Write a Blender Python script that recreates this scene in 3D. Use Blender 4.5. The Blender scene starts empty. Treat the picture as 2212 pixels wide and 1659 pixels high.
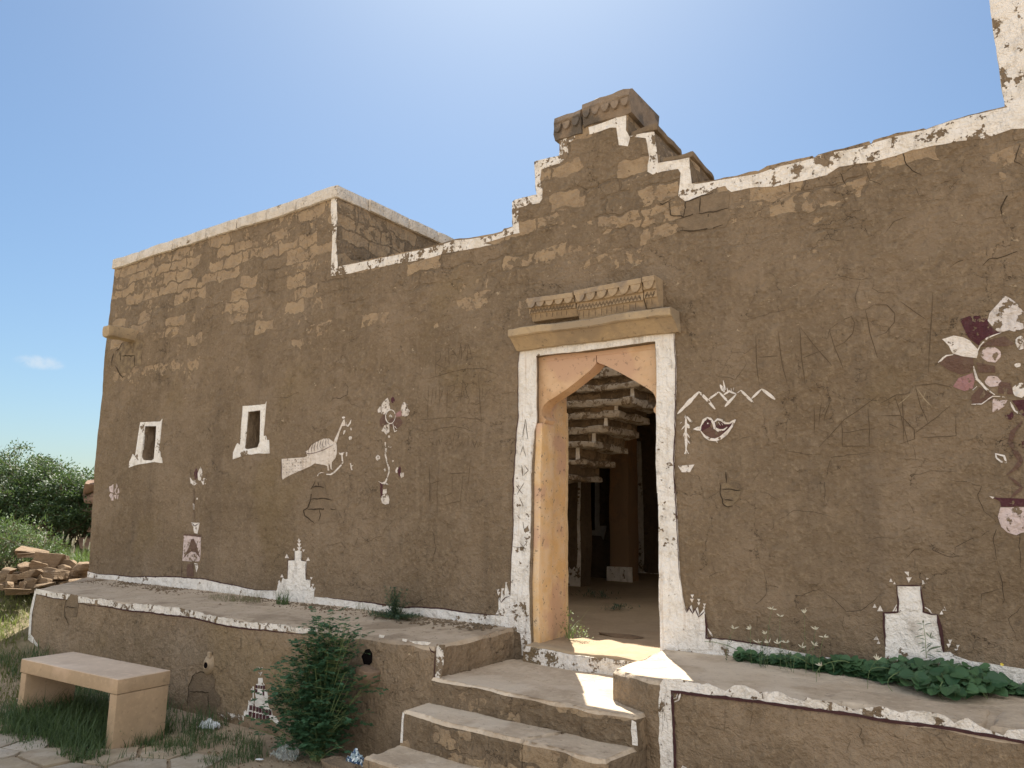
import bpy, bmesh, math, random
import numpy as np
from mathutils import Vector, noise
from mathutils.geometry import delaunay_2d_cdt
R = math.radians
random.seed(7)
scene = bpy.context.scene
col = scene.collection

# ------------------------------------------------------------------ camera
YAW, PITCH, ROLL, FPX = R(-34.8597), R(9.6118), R(0.9442), 1656.2   # focal length in units of a 2212 wide frame
CAM = Vector((0, -4.8, 1.6))
fw = Vector((math.sin(YAW)*math.cos(PITCH), math.cos(YAW)*math.cos(PITCH), math.sin(PITCH)))
r0 = Vector((math.cos(YAW), -math.sin(YAW), 0)); u0 = r0.cross(fw)
rt = r0*math.cos(ROLL)+u0*math.sin(ROLL); up = -r0*math.sin(ROLL)+u0*math.cos(ROLL)
cd = bpy.data.cameras.new('camera'); cam = bpy.data.objects.new('camera', cd); col.objects.link(cam)
from mathutils import Matrix
m = Matrix((rt, up, -fw)).transposed().to_4x4(); m.translation = CAM; cam.matrix_world = m
cd.sensor_width = 36; cd.lens = 36*FPX/2212; cd.clip_end = 5000; cd.clip_start = .05
scene.camera = cam

# ------------------------------------------------------------------ light
def ray_dir(px, py): return (rt*((px-1106)/FPX)-up*((py-829.5)/FPX)+fw).normalized()
SUN_EL, SUN_AZ = R(53.3), R(-35)
w = bpy.data.worlds.new('World'); scene.world = w; w.use_nodes = True
nt = w.node_tree; nt.nodes.clear()
out = nt.nodes.new('ShaderNodeOutputWorld'); bg = nt.nodes.new('ShaderNodeBackground')
sky = nt.nodes.new('ShaderNodeTexSky'); sky.sky_type = 'NISHITA'; sky.sun_disc = False
sky.sun_elevation = SUN_EL; sky.sun_rotation = SUN_AZ
sky.air_density = 1.0; sky.dust_density = 0.9; sky.ozone_density = 2.0
bg.inputs[1].default_value = 0.05
lum = nt.nodes.new('ShaderNodeRGBToBW'); ad = nt.nodes.new('ShaderNodeMath'); ad.operation = 'MULTIPLY_ADD'
ad.inputs[1].default_value = 1/15; ad.inputs[2].default_value = 1.62; dv = nt.nodes.new('ShaderNodeVectorMath'); dv.operation = 'DIVIDE'
nt.links.new(sky.outputs[0], lum.inputs[0]); nt.links.new(lum.outputs[0], ad.inputs[0])      # soft shoulder on the aureole
nt.links.new(sky.outputs[0], dv.inputs[0]); nt.links.new(ad.outputs[0], dv.inputs[1]); 
tcx = nt.nodes.new('ShaderNodeTexCoord')
def wmath(op, a, b=None, vec=False, c=None):
    n_ = nt.nodes.new('ShaderNodeVectorMath' if vec else 'ShaderNodeMath'); n_.operation = op
    for i_, v_ in enumerate((a, b, c)):
        if v_ is None: continue
        if isinstance(v_, bpy.types.NodeSocket): nt.links.new(v_, n_.inputs[i_])
        else: n_.inputs[i_].default_value = v_
    return n_
def wmap(v, lo, hi):
    n_ = nt.nodes.new('ShaderNodeMapRange'); n_.interpolation_type = 'SMOOTHSTEP'; nt.links.new(v, n_.inputs[0]); n_.inputs[1].default_value = lo; n_.inputs[2].default_value = hi; return n_.outputs[0]
D_ = tcx.outputs['Generated']
tint = wmath('MULTIPLY', dv.outputs[0], (.97, 1.13, 1.20), True).outputs[0]
# unseen bright cloud added behind the camera as fill light for the shade
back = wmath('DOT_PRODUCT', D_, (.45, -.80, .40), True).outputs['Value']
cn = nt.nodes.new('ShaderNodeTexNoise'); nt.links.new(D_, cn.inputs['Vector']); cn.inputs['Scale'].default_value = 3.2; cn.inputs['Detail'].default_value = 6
fill_cloud = wmath('MULTIPLY', wmap(back, .25, .65), wmap(cn.outputs['Fac'], .36, .52)).outputs[0]
# one small wisp low at the left of the view
wd_ = ray_dir(88, 783); wu = Vector((0, 0, 1)); wr = wd_.cross(wu).normalized(); wv = wr.cross(wd_)
a_ = wmath('MULTIPLY', wmath('DOT_PRODUCT', D_, tuple(wr), True).outputs['Value'], 40.).outputs[0]
b_ = wmath('MULTIPLY', wmath('DOT_PRODUCT', D_, tuple(wv), True).outputs['Value'], 120.).outputs[0]
r2 = wmath('ADD', wmath('MULTIPLY', a_, a_).outputs[0], wmath('MULTIPLY', b_, b_).outputs[0]).outputs[0]
wn = nt.nodes.new('ShaderNodeTexNoise'); nt.links.new(D_, wn.inputs['Vector']); wn.inputs['Scale'].default_value = 60; wn.inputs['Detail'].default_value = 5
fr = wmath('GREATER_THAN', wmath('DOT_PRODUCT', D_, tuple(wd_), True).outputs['Value'], 0.5).outputs[0]
wm = wmath('MULTIPLY', wmath('MULTIPLY', wmap(r2, 1.3, .0), wmap(wn.outputs['Fac'], .35, .6)).outputs[0], fr).outputs[0]
def wmix(f, a, b):
    n_ = nt.nodes.new('ShaderNodeMix'); n_.data_type = 'RGBA'; nt.links.new(f, n_.inputs[0]); nt.links.new(a, n_.inputs[6]); n_.inputs[7].default_value = b; return n_.outputs[2]
nt.links.new(wmix(wmath('MULTIPLY', wm, .45).outputs[0], wmix(fill_cloud, tint, (8.4, 8.2, 8.0, 1)), (4.4, 4.5, 4.6, 1)), bg.inputs[0])
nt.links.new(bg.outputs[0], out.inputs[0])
WORLD = (nt, sky, bg)
sd = bpy.data.lights.new('sun', 'SUN'); sd.energy = 3.2; sd.angle = R(.53); sd.color = (1, .93, .82)
so = bpy.data.objects.new('sun', sd); col.objects.link(so)
sdir = Vector((math.sin(SUN_AZ)*math.cos(SUN_EL), math.cos(SUN_AZ)*math.cos(SUN_EL), math.sin(SUN_EL)))
so.rotation_euler = sdir.to_track_quat('Z', 'Y').to_euler(); so.location = sdir*30
scene.view_settings.view_transform = 'Standard'; scene.view_settings.look = 'None'
scene.view_settings.gamma = 1; scene.view_settings.exposure = 1.97
scene.render.engine = 'CYCLES'
scene.cycles.max_bounces = 10; scene.cycles.diffuse_bounces = 6; scene.cycles.transparent_max_bounces = 12

# ------------------------------------------------------------------ nodes
def lin(r, g, b):
    f = lambda c: (c/255/12.92) if c/255 <= .04045 else ((c/255+.055)/1.055)**2.4
    return (f(r), f(g), f(b), 1)
class NT:
    def __init__(s, tree): s.t = tree
    def n(s, typ, **k):
        nd = s.t.nodes.new('ShaderNode'+typ)
        for a, b in k.items(): setattr(nd, a, b)
        return nd
    def put(s, sock, v):
        if isinstance(v, bpy.types.NodeSocket): s.t.links.new(v, sock)
        elif v is not None: sock.default_value = v
    def math(s, op, a, b=None, c=None, clamp=False):
        nd = s.n('Math', operation=op, use_clamp=clamp); s.put(nd.inputs[0], a)
        if b is not None: s.put(nd.inputs[1], b)
        if c is not None: s.put(nd.inputs[2], c)
        return nd.outputs[0]
    def vmath(s, op, a, b=None):
        nd = s.n('VectorMath', operation=op); s.put(nd.inputs[0], a)
        if b is not None: s.put(nd.inputs[1], b)
        return nd.outputs[0]
    def noise(s, v, scale, detail=4, rough=.55, dist=0, color=False):
        nd = s.n('TexNoise'); s.put(nd.inputs['Vector'], v); nd.inputs['Scale'].default_value = scale
        nd.inputs['Detail'].default_value = detail; nd.inputs['Roughness'].default_value = rough; nd.inputs['Distortion'].default_value = dist
        return nd.outputs['Color' if color else 'Fac']
    def ramp(s, v, lo, hi, a=0., b=1., smooth=True):
        nd = s.n('MapRange', interpolation_type='SMOOTHSTEP' if smooth else 'LINEAR'); s.put(nd.inputs[0], v)
        for i, x in ((1, lo), (2, hi), (3, a), (4, b)): s.put(nd.inputs[i], x)
        return nd.outputs[0]
    def mix(s, f, a, b, mode='MIX'):
        nd = s.n('Mix', data_type='RGBA', blend_type=mode); s.put(nd.inputs[0], f); s.put(nd.inputs[6], a); s.put(nd.inputs[7], b)
        return nd.outputs[2]
    def voro(s, v, scale, feature='DISTANCE_TO_EDGE', out=0, rand=1.):
        nd = s.n('TexVoronoi', feature=feature); s.put(nd.inputs['Vector'], v); nd.inputs['Scale'].default_value = scale
        nd.inputs['Randomness'].default_value = rand
        return nd.outputs[out]
    def sep(s, v):
        nd = s.n('SeparateXYZ'); s.put(nd.inputs[0], v); return nd.outputs
    def comb(s, x, y, z):
        nd = s.n('CombineXYZ'); s.put(nd.inputs[0], x); s.put(nd.inputs[1], y); s.put(nd.inputs[2], z); return nd.outputs[0]
    def pos(s): return s.n('NewGeometry').outputs['Position']
def base_mat(name):
    mt = bpy.data.materials.new(name); mt.use_nodes = True; t = mt.node_tree; t.nodes.clear()
    N = NT(t); o = N.n('OutputMaterial'); b = N.n('BsdfPrincipled'); t.links.new(b.outputs[0], o.inputs[0])
    b.inputs['Specular IOR Level'].default_value = .25; b.inputs['Roughness'].default_value = .9
    return mt, N, b
def finish(N, b, colr, height=None, strength=.6, dist=.01, rough=None):
    N.put(b.inputs['Base Color'], colr)
    if rough is not None: N.put(b.inputs['Roughness'], rough)
    if height is not None:
        bp = N.n('Bump'); bp.inputs['Strength'].default_value = strength; bp.inputs['Distance'].default_value = dist
        N.put(bp.inputs['Height'], height); N.t.links.new(bp.outputs[0], b.inputs['Normal'])

MUDA, MUDB, MUDC = (.174, .128, .082, 1), (.216, .161, .107, 1), (.139, .101, .065, 1)
STONE_A, STONE_B = (.38, .280, .175, 1), (.30, .222, .145, 1)
def mud_nodes(N, stones=None, dark=1.0):
    """returns colour, height (metres) of mud plaster over rubble masonry, in world coordinates"""
    p = N.pos(); x, y, z = N.sep(p)
    xx = N.math('ADD', x, N.math('MULTIPLY', y, .83))
    w1 = N.noise(p, 2.0, 3, color=True)
    wv = N.vmath('SUBTRACT', w1, (.5, .5, .5))
    n1 = N.noise(p, 1.1, 4, .6); pt_h = N.noise(N.vmath('ADD', p, N.vmath('MULTIPLY', wv, (.5, .5, .5))), 3.4, 3, .5); n2 = N.noise(p, 7, 5, .62); n3 = N.noise(p, 42, 5, .65)
    st = N.noise(N.vmath('MULTIPLY', p, (16, 16, 2.2)), 1, 3, .6)     # trowel strokes
    c = N.mix(N.ramp(n1, .35, .65), MUDA, MUDB)
    c = N.mix(N.math('MULTIPLY', N.ramp(n2, .5, .72), .55), c, MUDC)
    c = N.mix(N.math('MULTIPLY', N.ramp(st, .52, .75), .28), c, (.30, .235, .165, 1))
    c = N.mix(N.math('MULTIPLY', N.ramp(n3, .50, .70), .50), c, (.31, .24, .16, 1)); n5 = N.noise(p, 15, 4, .7); c = N.mix(N.math('MULTIPLY', N.ramp(n5, .54, .68), .35), c, (.295, .228, .150, 1)); c = N.mix(N.math('MULTIPLY', N.ramp(n5, .44, .32), .40), c, (.115, .087, .060, 1))
    c = N.mix(N.math('MULTIPLY', N.ramp(n3, .44, .28), .55), c, (.105, .078, .052, 1))
    h = N.math('ADD', N.math('ADD', N.math('MULTIPLY', n2, .050), N.math('MULTIPLY', pt_h, .035)), N.math('ADD', N.math('MULTIPLY', n3, .012), N.math('MULTIPLY', n5, .030)))
    h = N.math('ADD', h, N.math('MULTIPLY', st, .018))
    sk = N.noise(N.vmath('MULTIPLY', p, (3.2, 3.2, .35)), 1, 4, .6); c = N.mix(N.math('MULTIPLY', N.ramp(sk, .54, .70), .30), c, (.125, .096, .070, 1))
    pt = N.noise(p, 2.3, 5, .6); c = N.mix(N.math('MULTIPLY', N.ramp(pt, .53, .60), .34), c, (.275, .210, .145, 1))
    # olive/ochre stains
    ns = N.noise(p, .9, 3, .5); c = N.mix(N.math('MULTIPLY', N.ramp(ns, .58, .72), .35), c, (.20, .145, .07, 1))
    # flecks where plaster has flaked to pale render
    fl = N.noise(N.vmath('MULTIPLY', p, (1, 1, 1.5)), 8.5, 6, .68)
    fz = N.ramp(z, 1.6, 3.2, .0, .065)
    flm = N.ramp(fl, N.math('SUBTRACT', .715, fz), N.math('SUBTRACT', .735, fz))
    c = N.mix(N.math('MULTIPLY', flm, .8), c, (.44, .35, .24, 1))
    h = N.math('SUBTRACT', h, N.math('MULTIPLY', flm, .003))
    wd = N.vmath('ADD', p, N.vmath('MULTIPLY', wv, (.10, .10, .10)))
    if stones:
        dx, _, dz = N.sep(N.vmath('ADD', N.vmath('MULTIPLY', N.vmath('SUBTRACT', N.noise(p, 4.5, 3, color=True), (.5, .5, .5)), (.24, .24, .20)), N.comb(xx, 0, z)))
        br = N.n('TexBrick'); br.offset = .47; br.squash = 1.25; br.squash_frequency = 3
        N.put(br.inputs['Vector'], N.comb(dx, dz, 0.0)); br.inputs['Scale'].default_value = 1
        br.inputs['Color1'].default_value = (0, 0, 0, 1); br.inputs['Color2'].default_value = (1, 1, 1, 1); br.inputs['Mortar'].default_value = (.5, .5, .5, 1)
        br.inputs['Mortar Size'].default_value = .013; br.inputs['Mortar Smooth'].default_value = .5
        br.inputs['Brick Width'].default_value = .30; br.inputs['Row Height'].default_value = .135
        rnd = N.sep(br.outputs['Color'])[0]; mort = br.outputs['Fac']
        if stones == 'wall':
            amt = N.math('MULTIPLY', N.ramp(z, 2.75, 4.15, 0., .66), N.ramp(x, -5.2, -2.5, 1., .66))
            vis = N.ramp(z, 3.0, 3.8)
        else:
            amt = stones; vis = 1.0
        mk = N.ramp(N.noise(p, 2.6, 4, .65), .46, .62, .02, .42)
        rag = N.math('MULTIPLY', N.math('SUBTRACT', N.noise(p, 11, 5, .6), .5), 1.5)
        sc = N.math('ADD', N.math('ADD', N.math('SUBTRACT', 1.0, rnd), rag), amt)
        sm = N.math('MULTIPLY', N.ramp(sc, 1.06, 1.12), N.math('SUBTRACT', 1.0, mort))
        sm = N.math('MULTIPLY', sm, N.ramp(amt, .02, .1))
        scol = N.mix(N.ramp(N.noise(p, 6, 5), .35, .65), STONE_A, STONE_B)
        scol = N.mix(N.math('MULTIPLY', N.ramp(n3, .5, .7), .4), scol, (.42, .32, .2, 1))
        c = N.mix(N.math('MULTIPLY', N.math('MULTIPLY', mort, vis), mk), c, (.12, .088, .058, 1))
        c = N.mix(N.math('MULTIPLY', sm, .85), c, scol)
        h = N.math('ADD', h, N.math('MULTIPLY', N.math('MULTIPLY', N.math('SUBTRACT', 1.0, mort), vis), N.math('MULTIPLY', mk, .030)))
        h = N.math('SUBTRACT', h, N.math('MULTIPLY', sm, .004))
    # cracks
    for sc_, wid, lo, hi, hh in ((1.7, .0040, .50, .58, .006), (4.6, .0075, .53, .60, .003)):
        wj = N.vmath('ADD', p, N.vmath('MULTIPLY', N.vmath('SUBTRACT', N.noise(p, 4.0*sc_**.5, 4, .7, color=True), (.5, .5, .5)), (.42/sc_**.7,)*3))
        e = N.voro(wj, sc_)
        msk = N.ramp(N.noise(p, 1.3*sc_**.4+sc_*.1, 3), lo, hi)
        ck = N.math('MULTIPLY', N.ramp(e, wid*.35, wid, 1., 0.), msk)
        c = N.mix(N.math('MULTIPLY', ck, .72), c, (.045, .032, .022, 1))
        h = N.math('SUBTRACT', h, N.math('MULTIPLY', ck, hh))
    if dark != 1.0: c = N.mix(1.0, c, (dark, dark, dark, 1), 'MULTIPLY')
    return c, h
def mud_mat(name, stones=None, dark=1.0):
    mt, N, b = base_mat(name); c, h = mud_nodes(N, stones, dark); finish(N, b, c, h, 1.0, 1.0, .95); return mt
def paint_mat(name, colr, flake=.5, scale=9, dirt=.35, drip=False, fine=30):
    """limewash on mud: flakes off where a noise passes a threshold"""
    mt, N, b = base_mat(name); c, h = mud_nodes(N); p = N.pos()
    n = N.math('ADD', N.math('MULTIPLY', N.noise(p, scale, 7, .66), .72), N.math('MULTIPLY', N.noise(p, fine, 4, .6), .28))
    n = N.math('ADD', n, N.math('MULTIPLY', N.math('SUBTRACT', N.noise(p, 1.7, 3), .5), .26))
    mask = N.ramp(n, flake, flake+.014, 1., 0.)
    wc = N.mix(N.math('MULTIPLY', N.ramp(N.noise(p, 5, 6, .65), .42, .75), dirt), colr, tuple(v*.62*k for v, k in zip(colr[:3], (1, .93, .8)))+(1,))
    if drip:
        d = N.noise(N.vmath('MULTIPLY', p, (38, 38, 1.3)), 1, 3, .55)
        wc = N.mix(N.math('MULTIPLY', N.ramp(d, .52, .7), .35), wc, (.42, .30, .20, 1))
    thin = N.math('MULTIPLY', N.ramp(N.noise(N.vmath('MULTIPLY', p, (1, 1, .45)), 16, 5, .7), .48, .74), .42)
    cc = N.mix(N.math('MULTIPLY', mask, N.math('SUBTRACT', 1.0, thin)), c, wc); hh = N.math('ADD', h, N.math('MULTIPLY', mask, .0025))
    finish(N, b, cc, hh, 1.0, 1.0, .85); return mt
def rock_mat(name, a, c2, scale=8, bump=.012, layer=0.0, extra=None, spots=0.0):
    mt, N, b = base_mat(name); p = N.pos()
    n = N.noise(p, scale, 7, .65); n2 = N.noise(p, scale*6, 5, .6); n3 = N.noise(p, scale*.35, 4)
    c = N.mix(N.ramp(n, .35, .65), a, c2)
    c = N.mix(N.math('MULTIPLY', N.ramp(n2, .5, .7), .35), c, tuple(v*1.3 for v in a[:3])+(1,))
    if extra: c = N.mix(N.ramp(n3, .5, .6), c, extra)
    if spots: c = N.mix(N.math('MULTIPLY', N.ramp(N.noise(p, 28, 4, .7), .60, .66), spots), c, (.13, .095, .065, 1))
    h = N.math('ADD', N.math('MULTIPLY', n, bump), N.math('MULTIPLY', n2, bump*.35))
    if layer:
        l = N.noise(N.vmath('MULTIPLY', p, (2, 2, 30)), 1, 4); h = N.math('ADD', h, N.math('MULTIPLY', l, layer))
    finish(N, b, c, h, 1.0, 1.0, .9); return mt
def leaf_mat(name, a, c2, trans=.25, rough=.55):
    mt = bpy.data.materials.new(name); mt.use_nodes = True; t = mt.node_tree; t.nodes.clear(); N = NT(t)
    o = N.n('OutputMaterial'); b = N.n('BsdfPrincipled'); tr = N.n('BsdfTranslucent'); mx = N.n('MixShader')
    g = N.n('NewGeometry'); c = N.mix(g.outputs['Random Per Island'], a, c2)
    c = N.mix(N.ramp(N.noise(g.outputs['Position'], 3, 2), .4, .6, 0., .3), c, tuple(v*.75 for v in a[:3])+(1,))
    N.put(b.inputs['Base Color'], c); b.inputs['Roughness'].default_value = rough; b.inputs['Specular IOR Level'].default_value = .35
    N.put(tr.inputs[0], N.mix(.5, c, (.22, .34, .06, 1))); mx.inputs[0].default_value = trans
    t.links.new(b.outputs[0], mx.inputs[1]); t.links.new(tr.outputs[0], mx.inputs[2]); t.links.new(mx.outputs[0], o.inputs[0])
    return mt
def plain_mat(name, colr, rough=.6, spec=.4, **k):
    mt, N, b = base_mat(name); p = N.pos(); c = N.mix(N.ramp(N.noise(p, 30, 2), .3, .7), colr, tuple(v*.8 for v in colr[:3])+(1,))
    finish(N, b, c, N.noise(p, 60, 3), .3, .002, rough); b.inputs['Specular IOR Level'].default_value = spec
    for a, v in k.items(): b.inputs[a.replace('_', ' ')].default_value = v
    return mt
M = {}
M['wall'] = mud_mat('mud_plaster_wall', 'wall')
M['mud'] = mud_mat('mud_plaster', None, .93)
M['plinthmud'] = mud_mat('mud_plaster_plinth', None, 1.22)  # same mud lightened in colour where little light reaches low down
M['riser'] = mud_mat('mud_riser', .42, .95)
M['masonry'] = mud_mat('mud_masonry', .62, 1.0)
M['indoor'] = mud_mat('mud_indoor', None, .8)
WHITE = (.84, .81, .76, 1)
M['white'] = paint_mat('limewash', WHITE, .585, 9, .30)
M['white_frame'] = paint_mat('limewash_frame', WHITE, .60, 13, .40, True)
M['white_flaky'] = paint_mat('limewash_flaky', (.80, .76, .70, 1), .515, 8, .5, False, 45)
M['white_band'] = paint_mat('limewash_band', (.82, .78, .72, 1), .550, 9, .45, False, 45)
M['cream_art'] = paint_mat('cream_wall_paint', (.74, .67, .60, 1), .60, 18, .35, True)
M['white_art'] = paint_mat('white_wall_paint', (.80, .75, .70, 1), .57, 24, .30)
M['white_worn'] = paint_mat('white_wall_paint_worn', (.72, .66, .60, 1), .545, 24, .3)
M['pinkish'] = paint_mat('pale_pink_paint', (.66, .55, .53, 1), .55, 22, .4)
M['pink'] = paint_mat('pink_paint', (.36, .20, .20, 1), .56, 22, .3)
M['maroon'] = paint_mat('maroon_paint', (.085, .030, .038, 1), .57, 22, .3)
M['maroon_faded'] = paint_mat('maroon_paint_faded', (.14, .085, .065, 1), .58, 18, .3)
M['maroonline'] = plain_mat('maroon_line', (.07, .035, .035, 1), .9, .1)
M['scratch'] = plain_mat('scratched_mud', (.120, .088, .058, 1), .95, .1)
M['scratch_light'] = plain_mat('scratched_mud_light', (.34, .27, .18, 1), .95, .1)
M['crackline'] = plain_mat('crack_line', (.078, .058, .041, 1), .95, .1)
M['gap'] = plain_mat('dark_gap', (.060, .044, .030, 1), .95, .1)
M['orange'] = rock_mat('orange_sandstone', (.50, .32, .18, 1), (.60, .42, .27, 1), 5, .006, 0, (.52, .34, .23, 1), .5)
M['orange_jamb'] = rock_mat('orange_sandstone_jamb', (.62, .41, .20, 1), (.66, .50, .33, 1), 7, .012, 0, (.56, .37, .25, 1), .8)
M['cream'] = rock_mat('cream_plaster_edge', (.60, .46, .28, 1), (.52, .38, .22, 1), 14, .008)
M['cornice'] = rock_mat('yellow_sandstone', (.41, .31, .19, 1), (.34, .265, .175, 1), 7, .012, 0, (.30, .235, .16, 1), .5)
M['carved'] = rock_mat('carved_sandstone', (.38, .285, .18, 1), (.31, .235, .155, 1), 12, .012, 0, (.25, .20, .15, 1), .4)
M['cap'] = rock_mat('weathered_capstone', (.27, .21, .155, 1), (.22, .17, .125, 1), 9, .03, 0, (.13, .112, .095, 1), .35)
M['stone'] = rock_mat('exposed_stone', (.215, .160, .105, 1), (.16, .120, .08, 1), 8, .030)
M['stone_yellow'] = rock_mat('exposed_yellow_stone', (.27, .205, .125, 1), (.15, .112, .076, 1), 13, .035)
M['coping'] = paint_mat('limewash_coping', (.66, .61, .54, 1), .60, 6, .55)
M['dust'] = rock_mat('dusty_stone_top', (.55, .455, .345, 1), (.42, .335, .245, 1), 4, .03, 0, (.60, .51, .40, 1), .40)  # dust tone raised to stand in for light missing on tops
M['dusty_plinth'] = rock_mat('dusty_plinth_top', (.45, .365, .27, 1), (.52, .43, .33, 1), 5, .03, 0, (.34, .27, .195, 1), .8)  # dusty top paled further in place of sky light
M['floor'] = rock_mat('court_floor', (.38, .29, .19, 1), (.33, .25, .16, 1), 5, .008)
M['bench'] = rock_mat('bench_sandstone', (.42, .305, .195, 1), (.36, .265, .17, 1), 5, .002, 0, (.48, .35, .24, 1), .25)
M['bench_top'] = rock_mat('bench_sandstone_top', (.62, .50, .385, 1), (.54, .43, .33, 1), 3, .003, 0, (.66, .54, .43, 1), .10)  # seat top paled and warmed in colour against dim blue skylight
M['rubble'] = rock_mat('rubble_sandstone', (.23, .160, .098, 1), (.155, .108, .068, 1), 6, .04, .03, None, .4)
M['pot'] = rock_mat('clay_pot', (.33, .25, .16, 1), (.38, .30, .21, 1), 12, .004, 0, None, .4)
M['dark'] = plain_mat('dark_recess', (.012, .010, .010, 1), 1, 0)  # near black, stands in for the shade inside openings

# ------------------------------------------------------------------ geometry helpers
def tag(o, label=None, cat=None, group=None, kind=None):
    if label: o['label'] = label
    if cat: o['category'] = cat
    if group: o['group'] = group
    if kind: o['kind'] = kind
    return o
def empty(name, loc, label, cat, group=None):
    o = bpy.data.objects.new(name, None); o.location = loc; o.empty_display_size = .2; col.objects.link(o)
    return tag(o, label, cat, group)
def link(name, verts, faces, mats, parent=None, fm=None, smooth=None):
    me = bpy.data.meshes.new(name)
    verts = [tuple(v) for v in verts]
    if parent is not None:
        px, py, pz = parent_world(parent); verts = [(a-px, b-py, c-pz) for a, b, c in verts]
    me.from_pydata(verts, [], faces)
    for mt in (mats if isinstance(mats, (list, tuple)) else [mats]): me.materials.append(mt)
    if fm is not None: me.polygons.foreach_set('material_index', fm)
    if smooth is not None:
        me.polygons.foreach_set('use_smooth', [True]*len(me.polygons)); me.set_sharp_from_angle(angle=R(smooth))
    me.update()
    o = bpy.data.objects.new(name, me); col.objects.link(o)
    if parent is not None: o.parent = parent
    return o
def parent_world(p):
    x = y = z = 0
    while p is not None: x += p.location.x; y += p.location.y; z += p.location.z; p = p.parent
    return x, y, z
def warp(v, a=1.0):
    q = Vector((v[0]*1.7, v[1]*1.7, v[2]*1.7)); n = noise.noise_vector(q); n2 = noise.noise_vector(Vector(v)*5.3)
    return (v[0]+a*(n.x*.018+n2.x*.0045), v[1]+a*(n.y*.026+n2.y*.0060), v[2]+a*(n.z*.014+n2.z*.0040))
def ray(px, py): return rt*((px-1106)/FPX) - up*((py-829.5)/FPX) + fw
class Plane:
    """vertical plane through o, horizontal direction U, outward normal n"""
    def __init__(s, o, U=(1, 0, 0)):
        s.o = Vector(o); s.U = Vector(U).normalized(); s.n = Vector((s.U.y, -s.U.x, 0))
    def uz(s, p):
        d = ray(*p); t = (s.o-CAM).dot(s.n)/d.dot(s.n); q = CAM+d*t
        return ((q-s.o).dot(s.U), q.z)
    def at(s, u, z, off=0.): q = s.o+s.U*u+s.n*off; return (q.x, q.y, z)
def onz(p, z): d = ray(*p); return CAM+d*((z-CAM.z)/d.z)
def ZM(ox, oy, sc): return lambda pts: [(ox+sc*a, oy+sc*b) for a, b in pts]
WALL = Plane((0, 0, 0)); ID = lambda pts: pts
def resample(loop, step, amp=0., seed=0., closed=True):
    out = []; n = len(loop)
    for i in range(n if closed else n-1):
        a = Vector(loop[i]); b = Vector(loop[(i+1) % n]); L = (b-a).length; k = max(1, int(round(L/step)))
        for j in range(k):
            q = a.lerp(b, j/k)
            if amp:
                nv = noise.noise_vector(Vector((q.x*14+seed, q.y*14, seed))); nw = noise.noise_vector(Vector((q.x*42, q.y*42+seed, 7)))
                q = q+Vector((nv.x+.5*nw.x, nv.y+.5*nw.y))*amp
            out.append((q.x, q.y))
    if not closed: out.append(tuple(loop[-1]))
    return out
def inside(P, loop):
    P = np.asarray(P, float); L = np.asarray(loop, float); c = np.zeros(len(P), bool); x, y = P[:, 0], P[:, 1]
    for (x1, y1), (x2, y2) in zip(L, np.roll(L, -1, 0)):
        if y1 == y2: continue
        k = ((y1 > y) != (y2 > y)) & (x < (x2-x1)*(y-y1)/(y2-y1)+x1); c ^= k
    return c
def tri2d(loops, g):
    """first loop is the outline, the others holes"""
    pts = []; edges = []
    for L in loops:
        b = len(pts); pts += list(L); edges += [(b+i, b+(i+1) % len(L)) for i in range(len(L))]
    a = np.asarray(loops[0]); (x0, y0), (x1, y1) = a.min(0), a.max(0)
    if g and (x1-x0 > g or y1-y0 > g):
        gx, gy = np.meshgrid(np.arange(x0+g*.5, x1, g), np.arange(y0+g*.5, y1, g)); G = np.c_[gx.ravel(), gy.ravel()]
        G += np.random.default_rng(3).uniform(-.2*g, .2*g, G.shape)
        k = inside(G, loops[0])
        for L in loops[1:]: k &= ~inside(G, L)
        pts += [tuple(q) for q in G[k]]
    vs, es, fs, *_ = delaunay_2d_cdt([Vector(q) for q in pts], edges, [], 0, 1e-6)
    V = np.array([tuple(v) for v in vs]); F = np.array([f for f in fs if len(f) == 3])
    ce = V[F].mean(1); k = inside(ce, loops[0])
    for L in loops[1:]: k &= ~inside(ce, L)
    F = F[k]
    d1 = V[F[:, 1]]-V[F[:, 0]]; d2 = V[F[:, 2]]-V[F[:, 0]]; s = d1[:, 0]*d2[:, 1]-d1[:, 1]*d2[:, 0]
    F[s < 0] = F[s < 0][:, ::-1]; F = F[np.abs(s) > 1e-9]
    return V, [tuple(map(int, f)) for f in F]
def bedges(F):
    S = {}
    for f in F:
        for i in range(3): S[(f[i], f[(i+1) % 3])] = 1
    return [e for e in S if (e[1], e[0]) not in S]
def patch(name, loops, plane, mat, parent, off=.003, g=.06, step=.03, amp=.003, depth=.003, label=None, wa=1., skip=None, px=True, zm=ID):
    """decal or slab in a vertical plane: loops in pixels (px) or (u, z); front at off, back at off-depth"""
    V = []; F = []; FM = []
    if not isinstance(loops[0][0], (list, tuple)): loops = [loops]
    for k, L in enumerate(loops):
        sub = [L]
        LL = [resample([plane.uz(p) for p in zm(l)] if px else l, step, amp, k*3.1+len(name)) for l in sub]
        v2, f2 = tri2d(LL, g); b = len(V)
        V += [warp(plane.at(u, z, off), wa) for u, z in v2]; n = len(v2)
        F += [tuple(b+i for i in f) for f in f2]
        if depth:
            V += [warp(plane.at(u, z, off-depth), wa) for u, z in v2]
            F += [tuple(b+n+i for i in f[::-1]) for f in f2]
            F += [(b+i, b+i+n, b+j+n, b+j) for i, j in bedges(f2)]
    return_o = link(name, V, F, mat, parent, smooth=35)
    if label: return_o['label'] = label
    return return_o
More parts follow.
